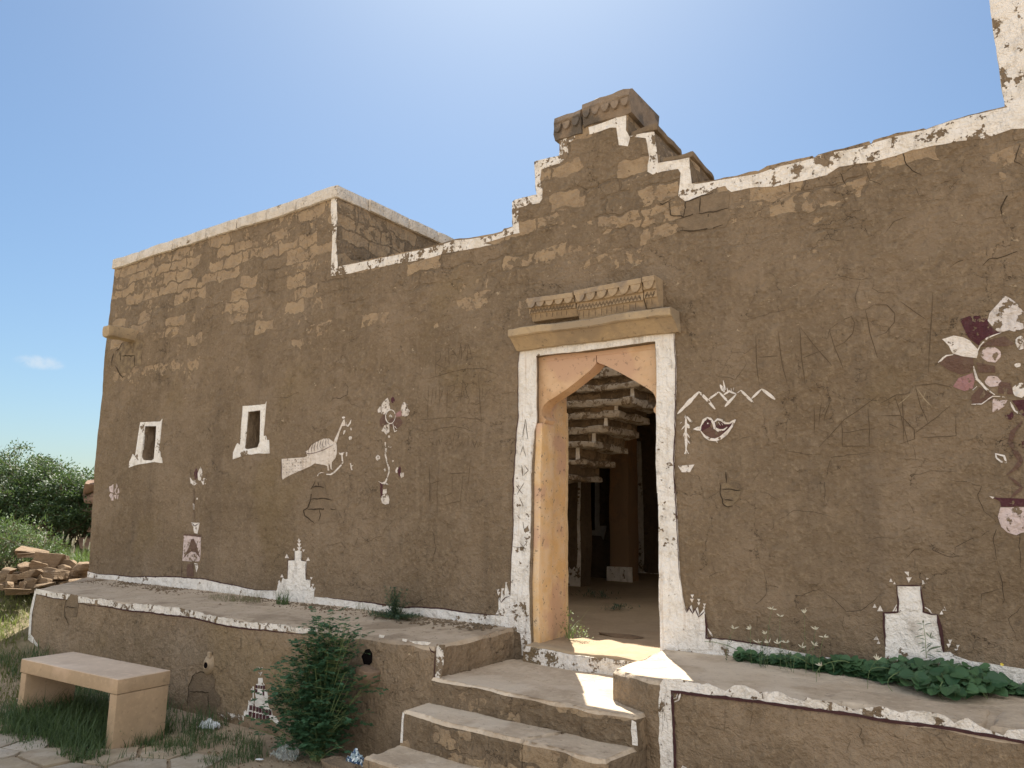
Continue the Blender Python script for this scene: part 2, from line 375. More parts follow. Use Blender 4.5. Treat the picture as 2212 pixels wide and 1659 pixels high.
def ribbon(name, lines, plane, mat, parent, wid=.006, off=.0035, zm=ID, jit=.004, label=None, px=True, taper=True):
    V = []; F = []; CRK = .36 if name == 'crack' else (.6 if name == 'broken_edge' else (.52 if name == 'scratched_writing' else 1)); gap = -.22 if name == 'crack' else -.38 if name == 'broken_edge' else (-.48 if name == 'scratched_writing' else None)
    if name == 'crack': jit = max(jit, .011)
    for li, ln in enumerate(lines):
        ww = wid
        if isinstance(ln, tuple) and isinstance(ln[0], list): ln, ww = ln
        q = [plane.uz(p) for p in zm(ln)] if px else ln
        q = resample(q, .022, jit, li*1.7+.3, closed=False); n = len(q); b = len(V)
        for i, c in enumerate(q):
            a = Vector(q[max(0, i-1)]); d = (Vector(q[min(n-1, i+1)])-a)
            if d.length < 1e-9: d = Vector((1, 0))
            d.normalize(); t = i/max(1, n-1)
            h = ww*CRK*.5*((.35+.65*min(1, 4*t, 4*(1-t))) if taper else 1)*(1+.5*noise.noise(Vector((c[0]*30, c[1]*30, li))))
            for s in (-1, 1): V.append(warp(plane.at(c[0]-d.y*h*s, c[1]+d.x*h*s, off)))
        F += [(b+2*i+1, b+2*i, b+2*i+2, b+2*i+3) for i in range(n-1) if gap is None or noise.noise(Vector((q[i][0]*7, q[i][1]*7, li*2.7))) > gap]
    o = link(name, V, F, mat, parent)
    if label: o['label'] = label
    return o
def blob(c, rx, ry, n=14, seed=0, j=.12):
    rnd = random.Random(seed); return [(c[0]+rx*math.cos(2*math.pi*i/n)*(1+rnd.uniform(-j, j)), c[1]+ry*math.sin(2*math.pi*i/n)*(1+rnd.uniform(-j, j))) for i in range(n)]
def prism(name, loop, z0, z1, mats, parent=None, g=.07, ch=.014, wa=1., ztop=None, amp=.006, label=None, smooth=50):
    """vertical prism over a plan polygon, top face in material 1, chipped rounded rim"""
    L = resample(loop, g*.8, amp, len(name)+z1)
    A = sum(a[0]*b[1]-b[0]*a[1] for a, b in zip(L, L[1:]+L[:1]))
    if A < 0: L = L[::-1]
    v2, f2 = tri2d([L], g); n = len(v2); be = bedges(f2); zt = ztop or (lambda x, y: z1)
    nx = {i: Vector((0, 0)) for e in be for i in e}
    for i, j in be:
        d = Vector(v2[j])-Vector(v2[i]); d.normalize(); q = Vector((d.y, -d.x)); nx[i] += q; nx[j] += q
    V = []
    for i, (x, y) in enumerate(v2):
        z = zt(x, y)
        if i in nx:
            q = nx[i].normalized(); c = ch*(1+.8*noise.noise(Vector((x*6, y*6, z1))))
            V.append(warp((x-q.x*c, y-q.y*c, z), wa))
        else: V.append(warp((x, y, z+.006*noise.noise(Vector((x*4, y*4, 3)))), wa))
    F = list(f2); FM = [1]*len(F); rows = max(2, int((z1-z0)/g)+1); idx = {}
    for i in nx:
        x, y = v2[i]; z = zt(x, y); c = ch*(1+.8*noise.noise(Vector((x*6, y*6, z1+5))))
        idx[i] = [i]
        for r in range(rows+1):
            idx[i].append(len(V)); V.append(warp((x, y, z-c+(z0-z+c)*r/rows), wa))
    for i, j in be:
        for r in range(rows+1):
            F.append((idx[i][r], idx[i][r+1], idx[j][r+1], idx[j][r])); FM.append(1 if r == 0 else 0)
    if not isinstance(mats, (list, tuple)): mats = [mats, mats]
    o = link(name, V, F, mats, parent, FM, smooth)
    if label: o['label'] = label
    return o
def box(name, a, b, mat, parent, g=.08, bev=.006, wa=1., rot=0., label=None, rough=0.0):
    """bevelled, subdivided, slightly uneven block between corners a and b"""
    bm = bmesh.new(); bmesh.ops.create_cube(bm, size=1)
    s = [abs(b[i]-a[i]) for i in range(3)]; c = Vector([(a[i]+b[i])/2 for i in range(3)])
    for v in bm.verts: v.co = Vector((v.co.x*s[0], v.co.y*s[1], v.co.z*s[2]))
    bmesh.ops.bevel(bm, geom=bm.edges[:], offset=min(bev, min(s)*.3), segments=2, affect='EDGES', profile=.6)
    for ax in range(3):
        k = int(s[ax]/g)
        for i in range(1, k+1):
            co = Vector((0, 0, 0)); co[ax] = -s[ax]/2+s[ax]*i/(k+1); no = Vector((0, 0, 0)); no[ax] = 1
            bmesh.ops.bisect_plane(bm, geom=bm.verts[:]+bm.edges[:]+bm.faces[:], plane_co=co, plane_no=no)
    for v in bm.verts:
        co = Matrix.Rotation(rot, 3, 'Z') @ v.co+c
        if rough: co = co+noise.noise_vector(co*9)*rough
        v.co = Vector(warp(co, wa))
    V = [v.co[:] for v in bm.verts]; bm.verts.index_update(); F = [[v.index for v in f.verts] for f in bm.faces]; bm.free()
    o = link(name, V, F, mat, parent, smooth=40)
    if label: o['label'] = label
    return o
def rock(name, c, s, mat, parent=None, seed=0, sub=3, rough=.22, rot=(0, 0, 0), flat=True):
    bm = bmesh.new(); bmesh.ops.create_cube(bm, size=1.3) ; rnd = random.Random(seed)
    for v in bm.verts: v.co += Vector([rnd.uniform(-rough, rough) for _ in range(3)])
    for _ in range(3):
        n = Vector((rnd.uniform(-1, 1), rnd.uniform(-1, 1), rnd.uniform(-.4, .8))).normalized()
        r = bmesh.ops.bisect_plane(bm, geom=bm.verts[:]+bm.edges[:]+bm.faces[:], plane_co=n*.52, plane_no=n, clear_outer=True)
        bmesh.ops.holes_fill(bm, edges=[e for e in bm.edges if e.is_boundary])
    bmesh.ops.bevel(bm, geom=bm.edges[:], offset=.035, segments=1, affect='EDGES')
    bmesh.ops.triangulate(bm, faces=bm.faces[:]); bmesh.ops.subdivide_edges(bm, edges=bm.edges[:], cuts=sub-1, use_grid_fill=True)
    E = Matrix.Rotation(rot[2], 3, 'Z') @ Matrix.Rotation(rot[1], 3, 'Y') @ Matrix.Rotation(rot[0], 3, 'X')
    V = []
    for v in bm.verts:
        q = v.co+noise.noise_vector(v.co*3+Vector((seed, 0, 0)))*.05
        V.append(tuple(E @ Vector((q.x*s[0], q.y*s[1], q.z*s[2]))+Vector(c)))
    bm.verts.index_update(); F = [[v.index for v in f.verts] for f in bm.faces]; bm.free()
    return link(name, V, F, mat, parent, smooth=32)
# ------------------------------------------------------------------ terrain
def T(x, y):
    u = -x+.6*y
    def ss(a, b, v): t = min(1, max(0, (v-a)/(b-a))); return t*t*(3-2*t)
    h = .62*ss(6.0, 10.4, u)+.25*ss(10, 16, u)
    if x > -9: h *= ss(-6.2, -7.2, x) if x > -7.2 else 1
    return h+.012*noise.noise(Vector((x*1.3, y*1.3, 0)))+(.05*noise.noise(Vector((x*.4, y*.4, 5))) if u > 9 else 0)
def axis(c, near, far, n):
    a = [c]; d = near
    while a[-1] < far: a.append(a[-1]+d); d *= n
    return a
xs = sorted(set([-14+.12*i for i in range(120)]+[-14-v for v in axis(0, .2, 2500, 1.22)[1:]]+[.4+v for v in axis(0, .3, 2500, 1.3)[1:]]))
ys = sorted(set([-4.5+.12*i for i in range(52)]+[-4.5-v for v in axis(0, .3, 2500, 1.3)[1:]]+[1.74+v for v in axis(0, .25, 2500, 1.22)[1:]]))
V = [(x, y, T(x, y)-.006) for y in ys for x in xs]; nx_ = len(xs)
F = [(j*nx_+i, j*nx_+i+1, (j+1)*nx_+i+1, (j+1)*nx_+i) for j in range(len(ys)-1) for i in range(nx_-1)]
mt, N, b = base_mat('sandy_ground'); p = N.pos()
n = N.noise(p, .8, 6); n2 = N.noise(p, 9, 6, .65); n3 = N.noise(p, 60, 4, .6)
c = N.mix(N.ramp(n, .4, .6), (.42, .33, .23, 1), (.35, .275, .19, 1)); c = N.mix(N.math('MULTIPLY', N.ramp(n2, .48, .7), .5), c, (.25, .195, .135, 1))
c = N.mix(N.math('MULTIPLY', N.ramp(n3, .6, .75), .5), c, (.42, .35, .25, 1))
gxyz = N.sep(p); dim_soil = N.math('MULTIPLY', N.ramp(gxyz[0], -7.5, -9.0), N.ramp(gxyz[1], -6.0, -4.0)); c = N.mix(dim_soil, c, N.mix(N.ramp(n2, .4, .65), (.16, .135, .075, 1), (.24, .20, .12, 1)))  # slope soil darkened in colour to hold down the sun's glare
finish(N, b, c, N.math('ADD', N.math('MULTIPLY', n2, .03), N.math('MULTIPLY', n3, .012)), 1, 1, .95)
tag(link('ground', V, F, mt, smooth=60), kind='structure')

# flagstone paving set flush in the ground, bottom left of the view
def flagstones():
    rnd = random.Random(11); pts = []
    y = -3.4
    while y < -1.25:
        x = -8.0+rnd.uniform(0, .3)
        while x < -2.2:
            pts.append((x+rnd.uniform(-.10, .10), y+rnd.uniform(-.07, .07))); x += rnd.uniform(.30, .52)
        y += .25
    P = np.array(pts); V = []; F = []; fm = []
    for i, (x, y) in enumerate(pts):
        lim = -1.95 if x < -5.3 else (-1.55 if x < -4.2 else -1.62)
        if y > lim+.15*noise.noise(Vector((x, y, 9))): continue
        if rnd.random() < .10: continue
        poly = [Vector(c) for c in ((x-.45, y-.4), (x+.45, y-.4), (x+.45, y+.4), (x-.45, y+.4))]
        for j in range(len(P)):
            if j == i or abs(P[j, 0]-x) > 1 or abs(P[j, 1]-y) > .8: continue
            mx = (P[j]+P[i])/2; nn = Vector(P[j]-P[i]).normalized(); gap = .013
            o = []
            for k in range(len(poly)):
                a, b2 = poly[k], poly[(k+1) % len(poly)]; da = (a-Vector(mx)).dot(nn)+gap; db = (b2-Vector(mx)).dot(nn)+gap
                if da <= 0: o.append(a)
                if da*db < 0: o.append(a.lerp(b2, da/(da-db)))
            poly = o
            if len(poly) < 3: break
        if len(poly) < 3: continue
        lp = resample([tuple(q) for q in poly], .05, .006, i)
        if len(lp) < 6: continue
        v2, f2 = tri2d([lp], .1); n0 = len(V); h = .008+rnd.uniform(0, .012); tx, ty = rnd.uniform(-.02, .02), rnd.uniform(-.02, .02)
        be = bedges(f2); bset = {k for e in be for k in e}
        for k, (a, c_) in enumerate(v2): V.append((a, c_, T(a, c_)+h+(a-x)*tx+(c_-y)*ty-(.005 if k in bset else 0)+.004*noise.noise(Vector((a*9, c_*9, i)))))
        F += [tuple(n0+k for k in f) for f in f2]; fm += [i % 3]*len(f2)
        n1 = len(V)
        for (a, c_) in v2: V.append((a, c_, T(a, c_)-.02))
        F += [(n0+i_, n1+i_, n1+j_, n0+j_) for i_, j_ in be]; fm += [i % 3]*len(be)
    ms = [rock_mat('flagstone_a', (.40, .35, .28, 1), (.34, .29, .22, 1), 6, .008, 0, (.29, .24, .18, 1), .3),
          rock_mat('flagstone_b', (.46, .41, .34, 1), (.38, .33, .26, 1), 5, .008, 0, None, .3),
          rock_mat('flagstone_c', (.36, .30, .21, 1), (.32, .26, .19, 1), 7, .008, 0, (.42, .36, .28, 1), .3)]
    tag(link('path', V, F, ms, None, fm, smooth=50), kind='structure')
flagstones()

# ------------------------------------------------------------------ house
house = empty('mud_house', (-4.7, .2, .6), 'mud plastered rubble stone house with stepped gable over its doorway and painted folk motifs', 'house')
PX = lambda zm, pts: [WALL.uz(p) for p in zm(pts)]
GZ = ZM(1042.35, 164.6, .24801); Z5 = ZM(1042.35, 576, .29762); Z5b = ZM(1042.35, 987.5, .29762); ZL = ZM(548.6, 795.5, .33067)
Z1 = ZM(0, 822.9, .34722); TR = ZM(1481.2, 0, .34715); TL = ZM(192, 356.6, .39682); SP = ZM(192, 658.3, .09921)
ZR = ZM(1426.4, 576, .39677); ZF = ZM(1975, 603.5, .36349); ZB = ZM(1448.3, 811.9, .14881); ZP = ZM(592.5, 844.8, .14881)
Z3 = ZM(1426.4, 1234.4, .3552); ZC = ZM(1865.3, 1206.9, .16534); ZS = ZM(493.7, 1398.9, .17361); Z2 = ZM(0, 1207, .372); ZG = ZM(899.7, 702.2, .23803)
DX0, DX1, DZ0, DZ1 = -3.135, -2.142, .50, 2.785      # door opening
outl = [(-9.43, .30), (-9.42, .80)]+[(-9.44, 1.35), (-9.50, 2.3), (-9.545, 3.3), (-9.56, 3.9), (-9.555, 4.60)]
outl += [(-5.42, 4.60), (-5.425, WALL.uz((734, 574))[1])]
outl += PX(ID, [(787, 563), (866, 546), (946, 527), (985, 515.5), (1042, 508), (1084, 499.5), (1087, 494.5), (1107, 489.5)])
outl += PX(GZ, [(265, 1095), (282, 1078), (480, 1035), (468, 960), (455, 750), (478, 738), (672, 692), (674, 490), (1275, 330), (1275, 522), (1490, 478), (1525, 760), (1785, 714), (1800, 940)])
outl += PX(TR, [(150, 1128), (440, 1063), (455, 1068), (520, 1030), (800, 966), (812, 980), (830, 958), (1138, 878), (1150, 893), (1168, 868), (1300, 820), (1470, 795), (1484, 800), (1640, 745), (1760, 716), (1985, 662)])
outl += [(-.035, 4.5), (-.05, 6.3), (3.0, 6.3), (3.0, .30)]
win1 = PX(ID, [(313, 919.5), (335.5, 918), (335, 950), (334, 990), (328, 994.5), (311, 994), (308, 985), (310, 950)])
win2 = PX(ID, [(537, 889), (541, 886), (565, 884), (563, 960), (558, 970), (534, 971), (531, 966), (534, 920)])
hole1 = PX(Z2, [])  # none
door = [(DX0, DZ0), (DX1, DZ0), (DX1, DZ1), (DX0, DZ1)]
outl_s = outl; 
def wall_patch():
    L = resample(outl_s, .045, .007, 2.0); loops = [L, resample(door, .05), resample(win1, .03, .003), resample(win2, .03, .003)]
    v2, f2 = tri2d(loops, .06); n = len(v2)
    V = [warp(WALL.at(u, z, 0)) for u, z in v2]+[warp((u, .45, z)) for u, z in v2]
    F = list(f2)+[tuple(n+i for i in f[::-1]) for f in f2]
    nv = len(V); mid = {}
    for i, j in bedges(f2):     # sides in four strips so the rim can be uneven
        for k in (i, j):
            if k not in mid:
                mid[k] = [k]; u, z = v2[k]
                for t in (.03, .15, .3): mid[k].append(len(V)); V.append(warp((u, t*1.0, z+.012*noise.noise(Vector((u*6, t*20, z*6))))))
                mid[k].append(n+k)
        for r in range(4): F.append((mid[i][r], mid[i][r+1], mid[j][r+1], mid[j][r]))
    return link('front_wall', V, F, M['wall'], house, smooth=45)
wall_patch()
for nm, (x0, x1, z0, z1) in (('a', (-8.95, -8.0, 1.6, 2.7)), ('b', (-7.4, -6.4, 1.8, 3.0))):
    o = link('niche_back', [(x0, .17, z0), (x1, .17, z0), (x1, .17, z1), (x0, .17, z1)], [(0, 1, 2, 3)], M['stone_yellow'], house)
# raised block: flank, back and roof; other walls of the house
SIDE = Plane((-5.42, 0, 0), (0, 1, 0))
patch('flank_wall', [(.45, 2.9), (3.2, 2.9), (3.2, 4.60), (.45, 4.60)], SIDE, M['masonry'], house, off=0, depth=.4, px=False, amp=0)
box('end_wall', (-9.45, .45, .2), (-9.05, 9.2, 4.58), M['mud'], house, g=.3)
box('end_wall', (2.6, .45, .2), (3.0, 9.2, 3.9), M['mud'], house, g=.4)
box('back_wall', (-9.05, 8.9, .2), (2.6, 9.3, 3.9), M['mud'], house, g=.4)
box('roof', (-9.05, 2.75, 3.30), (2.6, 8.9, 3.5), M['mud'], house, g=.4)
box('roof', (-9.05, .45, 4.2), (-5.82, 3.0, 4.35), M['mud'], house, g=.4)
box('roof', (.6, .45, 3.3), (2.6, 2.45, 3.5), M['mud'], house, g=.4)
patch('flank_wall', [(-3.4, 3.5), (-.4, 3.5), (-.4, 4.60), (-3.4, 4.60)], Plane((-9.0, 3.2, 0), (1, 0, 0)), M['masonry'], house, off=0, depth=.3, px=False, amp=0) if False else None
# coping stones on the raised block
cx = [WALL.uz(p)[0] for p in ((249.5, 573), (299, 560), (374.5, 537), (450, 513), (517, 494), (577, 477), (644, 456), (733, 428))]
cx[0] = -9.58; cx[-1] = -5.40
for i in range(len(cx)-1):
    dz = random.uniform(-.006, .006)
    box('coping_stone', (cx[i]+.006, -.03, 4.595+dz), (cx[i+1]-.006, .38, 4.715+dz), M['coping'], house, g=.12, bev=.012, rough=.006)
cy = [-.03]+[ (lambda d: CAM.y+d.y*((-5.42-CAM.x)/d.x))(ray(*p)) for p in ((797, 434), (880.5, 467.7), (942, 495))]+[2.1, 2.75, 3.2]
for i in range(len(cy)-1):
    y0 = cy[i]+.006 if i else .386
    box('coping_stone', (-5.8, y0, 4.592), (-5.385, cy[i+1]-.006, 4.712), M['coping'], house, g=.12, bev=.012, rough=.006)
# gable cap and side stones
def cap_piece(xa, xb, za, zb):
    p0 = WALL.uz(xa); p1 = WALL.uz(xb)
    return p0, p1
def sweep(name, prof, x0, x1, mat, parent, sl=0.0, z0=0, n=None, wa=1.0, rough=.004, tilt=0.0):
    """extrude a (y, z) profile along x from x0 to x1; z rises by tilt"""
    n = n or max(2, int((x1-x0)/.05)); V = []; F = []; k = len(prof)
    for i in range(n+1):
        t = i/n; x = x0+(x1-x0)*t
        for y, z in prof:
            q = Vector((x, y, z+z0+tilt*t)); q += noise.noise_vector(q*12)*rough; V.append(warp(q, wa))
    for i in range(n):
        for j in range(k): F.append((i*k+j, (i+1)*k+j, (i+1)*k+(j+1) % k, i*k+(j+1) % k))
    F += [tuple(range(k)), tuple(range(n*k, n*k+k))[::-1]]
    o = link(name, V, F, mat, parent, smooth=30); 
    bm = bmesh.new(); bm.from_mesh(o.data); bmesh.ops.recalc_face_normals(bm, faces=bm.faces); bm.to_mesh(o.data); bm.free()
    return o
capz = WALL.uz(GZ([(1000, 405)])[0])[1]
xl = WALL.uz(GZ([(672, 420)])[0])[0]; xm = WALL.uz(GZ([(885, 380)])[0])[0]; xr = WALL.uz(GZ([(1275, 200)])[0])[0]
cp = [(.47, 0), (.47, .20), (-.01, .195), (-.045, .175), (-.055, .13), (-.035, .10), (-.032, .05), (-.015, .0)]
for xa, xb, dz, mm in ((xl-.03, xm-.008, -.02, 'a'), (xm+.008, xr+.03, .015, 'b')):
    o = sweep('capstone', cp, xa, xb, M['cap'], house, z0=capz-.035+dz, rough=.016)
    k = max(2, int((xb-xa)/.075))
    for i in range(k):
        c0 = xa+(xb-xa)*(i+.5)/k; V = []; F = []; n = 7
        bz = capz+.075+dz
        for s in range(n+1):
            a = math.pi*s/n
            for yy in (-.02, -.056): V.append(warp((c0+.032*math.cos(a), yy, bz-.062*math.sin(a))))
        F = [(2*s, 2*s+1, 2*s+3, 2*s+2) for s in range(n)]+[tuple(range(1, 2*n+2, 2))]
        link('scallop', V, F, M['cap'], o)
for q in ((1285, 505, 1500, .10), (1560, 735, 1790, .08)):
    a = WALL.uz(GZ([(q[0], q[1])])[0]); b2 = WALL.uz(GZ([(q[2], q[1])])[0])
    box('step_slab', (a[0], .02, a[1]-.02), (b2[0]+.012, .50, a[1]+.03), M['stone'], house, g=.06, bev=.015, rough=.012)
# cornice and carved frieze
YC = -.17
PC = Plane((0, YC, 0))
c0 = PC.uz((1097.4, 713)); c1 = PC.uz((1447, 656.4))
sweep('cornice', [(.02, 0), (YC+.02, 0), (YC, -.012), (YC, -.058), (YC+.012, -.066), (YC+.03, -.066), (YC+.075, -.10), (-.045, -.145), (.02, -.15)], c0[0], c1[0]+.005, M['cornice'], house, z0=(c0[1]+c1[1])/2, rough=.006)
def frieze(x0, x1, zt, h, mat):
    f = sweep('carved_frieze', [(.02, zt), (-.135, zt), (-.14, zt-.004), (-.14, zt-.038), (-.118, zt-.042), (-.118, zt-h*.42), (-.098, zt-h*.45), (-.098, zt-h*.68), (-.085, zt-h*.70), (-.05, zt-h), (.02, zt-h)], x0, x1, mat, house, rough=.004)
    k = int((x1-x0)/.078)
    for i in range(k):
        c0 = x0+(x1-x0)*(i+.5)/k; n = 8; V = []; hw = (x1-x0)/k*.43; top = zt-.036
        for s in range(n+1):
            t = s/n; xx = c0+hw*math.cos(math.pi*t); zz = top-(h*.27)*(math.sin(math.pi*t)**1.1)
            for yy in (-.110, -.137): V.append(warp((xx, yy, zz)))
        F = [(2*s, 2*s+1, 2*s+3, 2*s+2) for s in range(n)]+[tuple(range(1, 2*n+2, 2))]
        link('scallop', V, F, mat, f)
    zz = []; x = x0+.01; i = 0
    while x < x1-.01: zz.append((x, zt-h*.50 if i % 2 else zt-h*.63)); x += .014; i += 1
    ribbon('zigzag_carving', [zz, [(a, b-.012) for a, b in zz]], Plane((0, -.101, 0)), M['gap'], f, wid=.005, off=.001, jit=0, px=False, taper=False)
    for i in range(int((x1-x0)/.045)):
        xx = x0+.015+i*.045+.008*math.sin(i*5.1)
        ribbon('flute', [[(xx, zt-h*.72), (xx+.002, zt-h*.97)]], Plane((0, -.088+.0, 0)), M['scratch'], f, wid=.006, off=.001, jit=.002, px=False) if i % 1 == 0 and i < 45 else None
PF = Plane((0, -.14, 0))
a = PF.uz(Z5([(320, 235)])[0]); b2 = PF.uz(Z5([(655, 172)])[0]); frieze(a[0], b2[0], (a[1]+b2[1])/2, .165, M['carved'])
a = PF.uz(Z5([(665, 155)])[0]); b2 = PF.uz(Z5([(1150, 68)])[0]); e2 = PF.uz(Z5([(1222, 55)])[0]); frieze(a[0], b2[0], (a[1]+b2[1])/2-.005, .215, M['carved'])
frieze(b2[0]+.008, e2[0]+.03, (a[1]+b2[1])/2, .205, M['carved'])
# waterspout stone and the little stone on it
q = WALL.uz(SP([(1080, 560)])[0]); zsp = q[1]; e = onz(SP([(225, 480)])[0], zsp); e = Vector((0, max(-1.3, e.y), 0))
spx = q[0]
box('waterspout', (spx-.17, e.y, zsp-.13), (spx, .1, zsp), M['cornice'], house, g=.08, bev=.03, rough=.02)
# door surround
FR = M['white_frame']
frame = [(268, 572), (250, 1100), (240, 1400), (232, 1900)]
outerL = Z5([(290, 570), (262, 700), (252, 1100), (245, 1200), (236, 1500), (233, 1650)])+Z5b([(232, 150), (230, 500), (215, 700), (208, 860), (203, 1000)])
crestL = Z5b([(185, 960), (166, 905), (160, 960), (162, 1000), (145, 985), (137, 950), (133, 1000), (130, 1030), (118, 1000), (118, 1140), (60, 1138), (60, 1200), (200, 1235), (270, 1275), (280, 1440), (345, 1440)])
innerL = Z5b([(345, 1350), (343, 1100), (347, 800), (352, 400), (356, 0)])+Z5([(358, 1500), (368, 1200), (385, 1130), (388, 900), (390, 652)])
innerT = Z5([(700, 618), (1000, 575), (1264, 541)])
innerR = Z5([(1265, 1000), (1262, 1400), (1264, 1650)])+Z5b([(1265, 200), (1275, 400), (1278, 600), (1285, 1000), (1288, 1300), (1290, 1440)])
crestR = Z5b([(1430, 1400), (1470, 1400), (1660, 1400), (1660, 1325), (1640, 1322), (1617, 1318), (1616, 1200), (1612, 1140), (1605, 1110), (1566, 1160), (1560, 1100), (1524, 1140), (1515, 1085), (1480, 1130), (1468, 1105), (1450, 1010)])
outerR = Z5b([(1440, 900), (1425, 700), (1415, 500), (1405, 380), (1396, 200)])+Z5([(1394, 1650), (1392, 1400), (1398, 1150), (1405, 1000), (1406, 800), (1398, 600), (1400, 412)])
patch('door_frame', outerL+crestL+innerL+innerT+innerR+crestR+outerR, WALL, FR, house, off=.009, depth=.012, amp=.0035, g=.05, label='flaking whitewashed door surround with spiky painted crests')
ribbon('outline', [(outerL[::-1], .007), (outerR, .007), (Z5b([(1617, 1150), (1617, 1318), (1660, 1326)]), .012), (Z5b([(203, 1000), (166, 1010), (140, 1040), (118, 1000)]), .006), (Z5b([(1468, 1105), (1480, 1135), (1500, 1100), (1524, 1145), (1545, 1110), (1566, 1165), (1612, 1130)]), .008)], WALL, M['maroonline'], house, off=.013)
YA = .055; PA = Plane((0, YA, 0))
pl = [(392, 650), (828, 606), (828, 700), (790, 745), (700, 818), (600, 893), (520, 945), (470, 975), (438, 1010), (425, 1045), (430, 1085), (455, 1112), (440, 1140), (412, 1150), (398, 1145)]
pr = [(834, 606), (1275, 548), (1275, 1072), (1258, 1066), (1244, 1052), (1242, 1030), (1256, 1012), (1262, 985), (1255, 945), (1235, 910), (1200, 885), (1100, 825), (1000, 768), (900, 718), (855, 702), (834, 690)]
for l in (pl, pr): patch('arch_panel', l, PA, M['orange'], house, off=0, depth=.13, amp=.001, zm=Z5, g=.07, wa=.5)
box('lintel', (DX0-.02, .05, DZ1-.035), (DX1+.02, .44, DZ1+.02), M['orange'], house, g=.1, wa=.5)
box('door_jamb', (DX0-.03, .012, .55), (DX0+.055, .20, PA.uz(Z5([(400, 1140)])[0])[1]), M['orange_jamb'], house, g=.08, bev=.01, wa=.7, label='orange stone jamb on the left of the doorway')
box('door_jamb', (DX0-.03, .20, .55), (DX0+.018, .452, DZ1-.03), M['orange_jamb'], house, g=.08, bev=.01, wa=.7, label='weathered pink and orange inner face of the left jamb')
patch('jamb_edge', [(.44, .66), (.465, .66), (.47, 1.2), (.462, 1.6), (.47, 2.0), (.46, 2.4), (.435, 2.4), (.442, 2.0), (.428, 1.6), (.44, 1.2)], Plane((DX0+.020, 0, 0), (0, 1, 0)), M['cream'], house, off=.004, depth=.01, px=False, amp=.008, wa=.7)
box('door_jamb', (DX1-.02, .19, .55), (DX1+.03, .452, DZ1-.03), M['orange_jamb'], house, g=.08, bev=.01, wa=.7, label='orange stone jamb on the right of the doorway')
box('door_sill', (DX0-.01, -.105, .50), (-1.9, .47, .692), M['floor'], house, g=.05, bev=.02, rough=.012)
patch('sill_whitewash', [(-3.14, .52), (-2.2, .52), (-2.2, .675), (-2.6, .67), (-3.14, .68)], Plane((0, -.105, 0)), M['white_flaky'], house, off=.012, depth=.01, px=False, amp=.008)

# whitewashed edges
pw = lambda name, L, mt, zm, **k: patch(name, L, WALL, mt, house, zm=zm, **k)
pw('edge_whitewash', [(1330, 172), (1362, 172), (1360, 300), (1350, 420), (1356, 540), (1352, 602), (1320, 604), (1325, 480), (1335, 360), (1328, 250)], M['white_flaky'], TL, label='peeling white stripe down the corner of the raised block')
bandL = ID([(733, 577), (787, 566), (866, 549), (946, 530), (985, 518.5), (1042, 511), (1084, 503), (1088, 498), (1104, 492)])+GZ([(262, 1310), (266, 1095), (285, 1077), (480, 1036), (470, 960), (456, 750), (478, 740), (674, 692), (676, 540), (700, 500), (790, 470), (812, 550), (742, 590), (752, 680), (715, 745), (520, 812), (508, 900), (528, 1000), (524, 1072), (500, 1110), (320, 1148), (312, 1250), (318, 1372), (270, 1378), (0, 1447)])+TL([(2190, 428), (1950, 474), (1830, 508), (1700, 534), (1500, 574), (1420, 592), (1358, 600)])
pw('edge_whitewash', bandL, M['white_flaky'], ID, label='flaking white band along the left parapet and gable steps')
pw('edge_whitewash', [(930, 455), (1080, 410), (1180, 370), (1262, 335), (1256, 480), (1290, 540), (1272, 612), (1195, 605), (1175, 460), (1120, 460), (1040, 490), (940, 512)], M['white'], GZ, label='white patch under the carved cap of the gable')
bandR = GZ([(1285, 530), (1410, 500), (1500, 490), (1512, 600), (1526, 758), (1640, 742), (1786, 716), (1802, 940), (1830, 948)])+TR([(150, 1135), (450, 1085), (560, 1045), (800, 985), (830, 965), (1138, 900), (1170, 885), (1300, 840), (1480, 805), (1640, 750), (1760, 722), (2000, 668)])+[(2169, 225), (2150, 100), (2137, 0), (2137, -60), (2260, -60), (2260, 275), (2212, 277.7)]+TR([(2030, 805), (1860, 862), (1775, 868), (1700, 872), (1400, 925), (1300, 960), (1160, 1000), (1060, 1010), (960, 1030), (880, 1085), (800, 1105), (650, 1135), (560, 1160), (440, 1165), (280, 1200), (255, 1180), (240, 1160)])+GZ([(2000, 985), (1900, 1040), (1760, 1095), (1697, 1045), (1712, 850), (1690, 812), (1560, 832), (1480, 857), (1436, 830), (1440, 770), (1455, 700), (1440, 600), (1425, 540)])
pw('edge_whitewash', bandR, M['white_band'], ID, label='peeling white band along the right parapet and up the tower corner')
baseT = Z1([(538, 1184), (620, 1200), (830, 1214), (1100, 1216), (1280, 1233), (1400, 1262), (1500, 1280), (1600, 1296), (1728, 1300)])
castle = ZL([(160, 1440), (162, 1412), (170, 1380), (180, 1405), (190, 1366), (205, 1374), (222, 1370), (222, 1300), (226, 1246), (240, 1250), (266, 1250), (270, 1192), (292, 1188), (315, 1196), (312, 1250), (330, 1256), (343, 1258), (340, 1320), (337, 1374), (366, 1378), (362, 1432), (376, 1420), (384, 1440), (394, 1430), (388, 1465), (388, 1490)])
baseT2 = ZL([(480, 1500), (600, 1512), (720, 1524), (830, 1540), (980, 1560), (1200, 1562), (1400, 1590), (1600, 1606)])
pw('base_whitewash', baseT+castle+baseT2+ZL([(1640, 1606), (1640, 1700), (1300, 1680), (830, 1620), (400, 1590)])+Z1([(1800, 1400), (1300, 1350), (538, 1290)]), M['white'], ID, label='white skirting with a painted stepped shrine motif on the left wall', amp=.004)
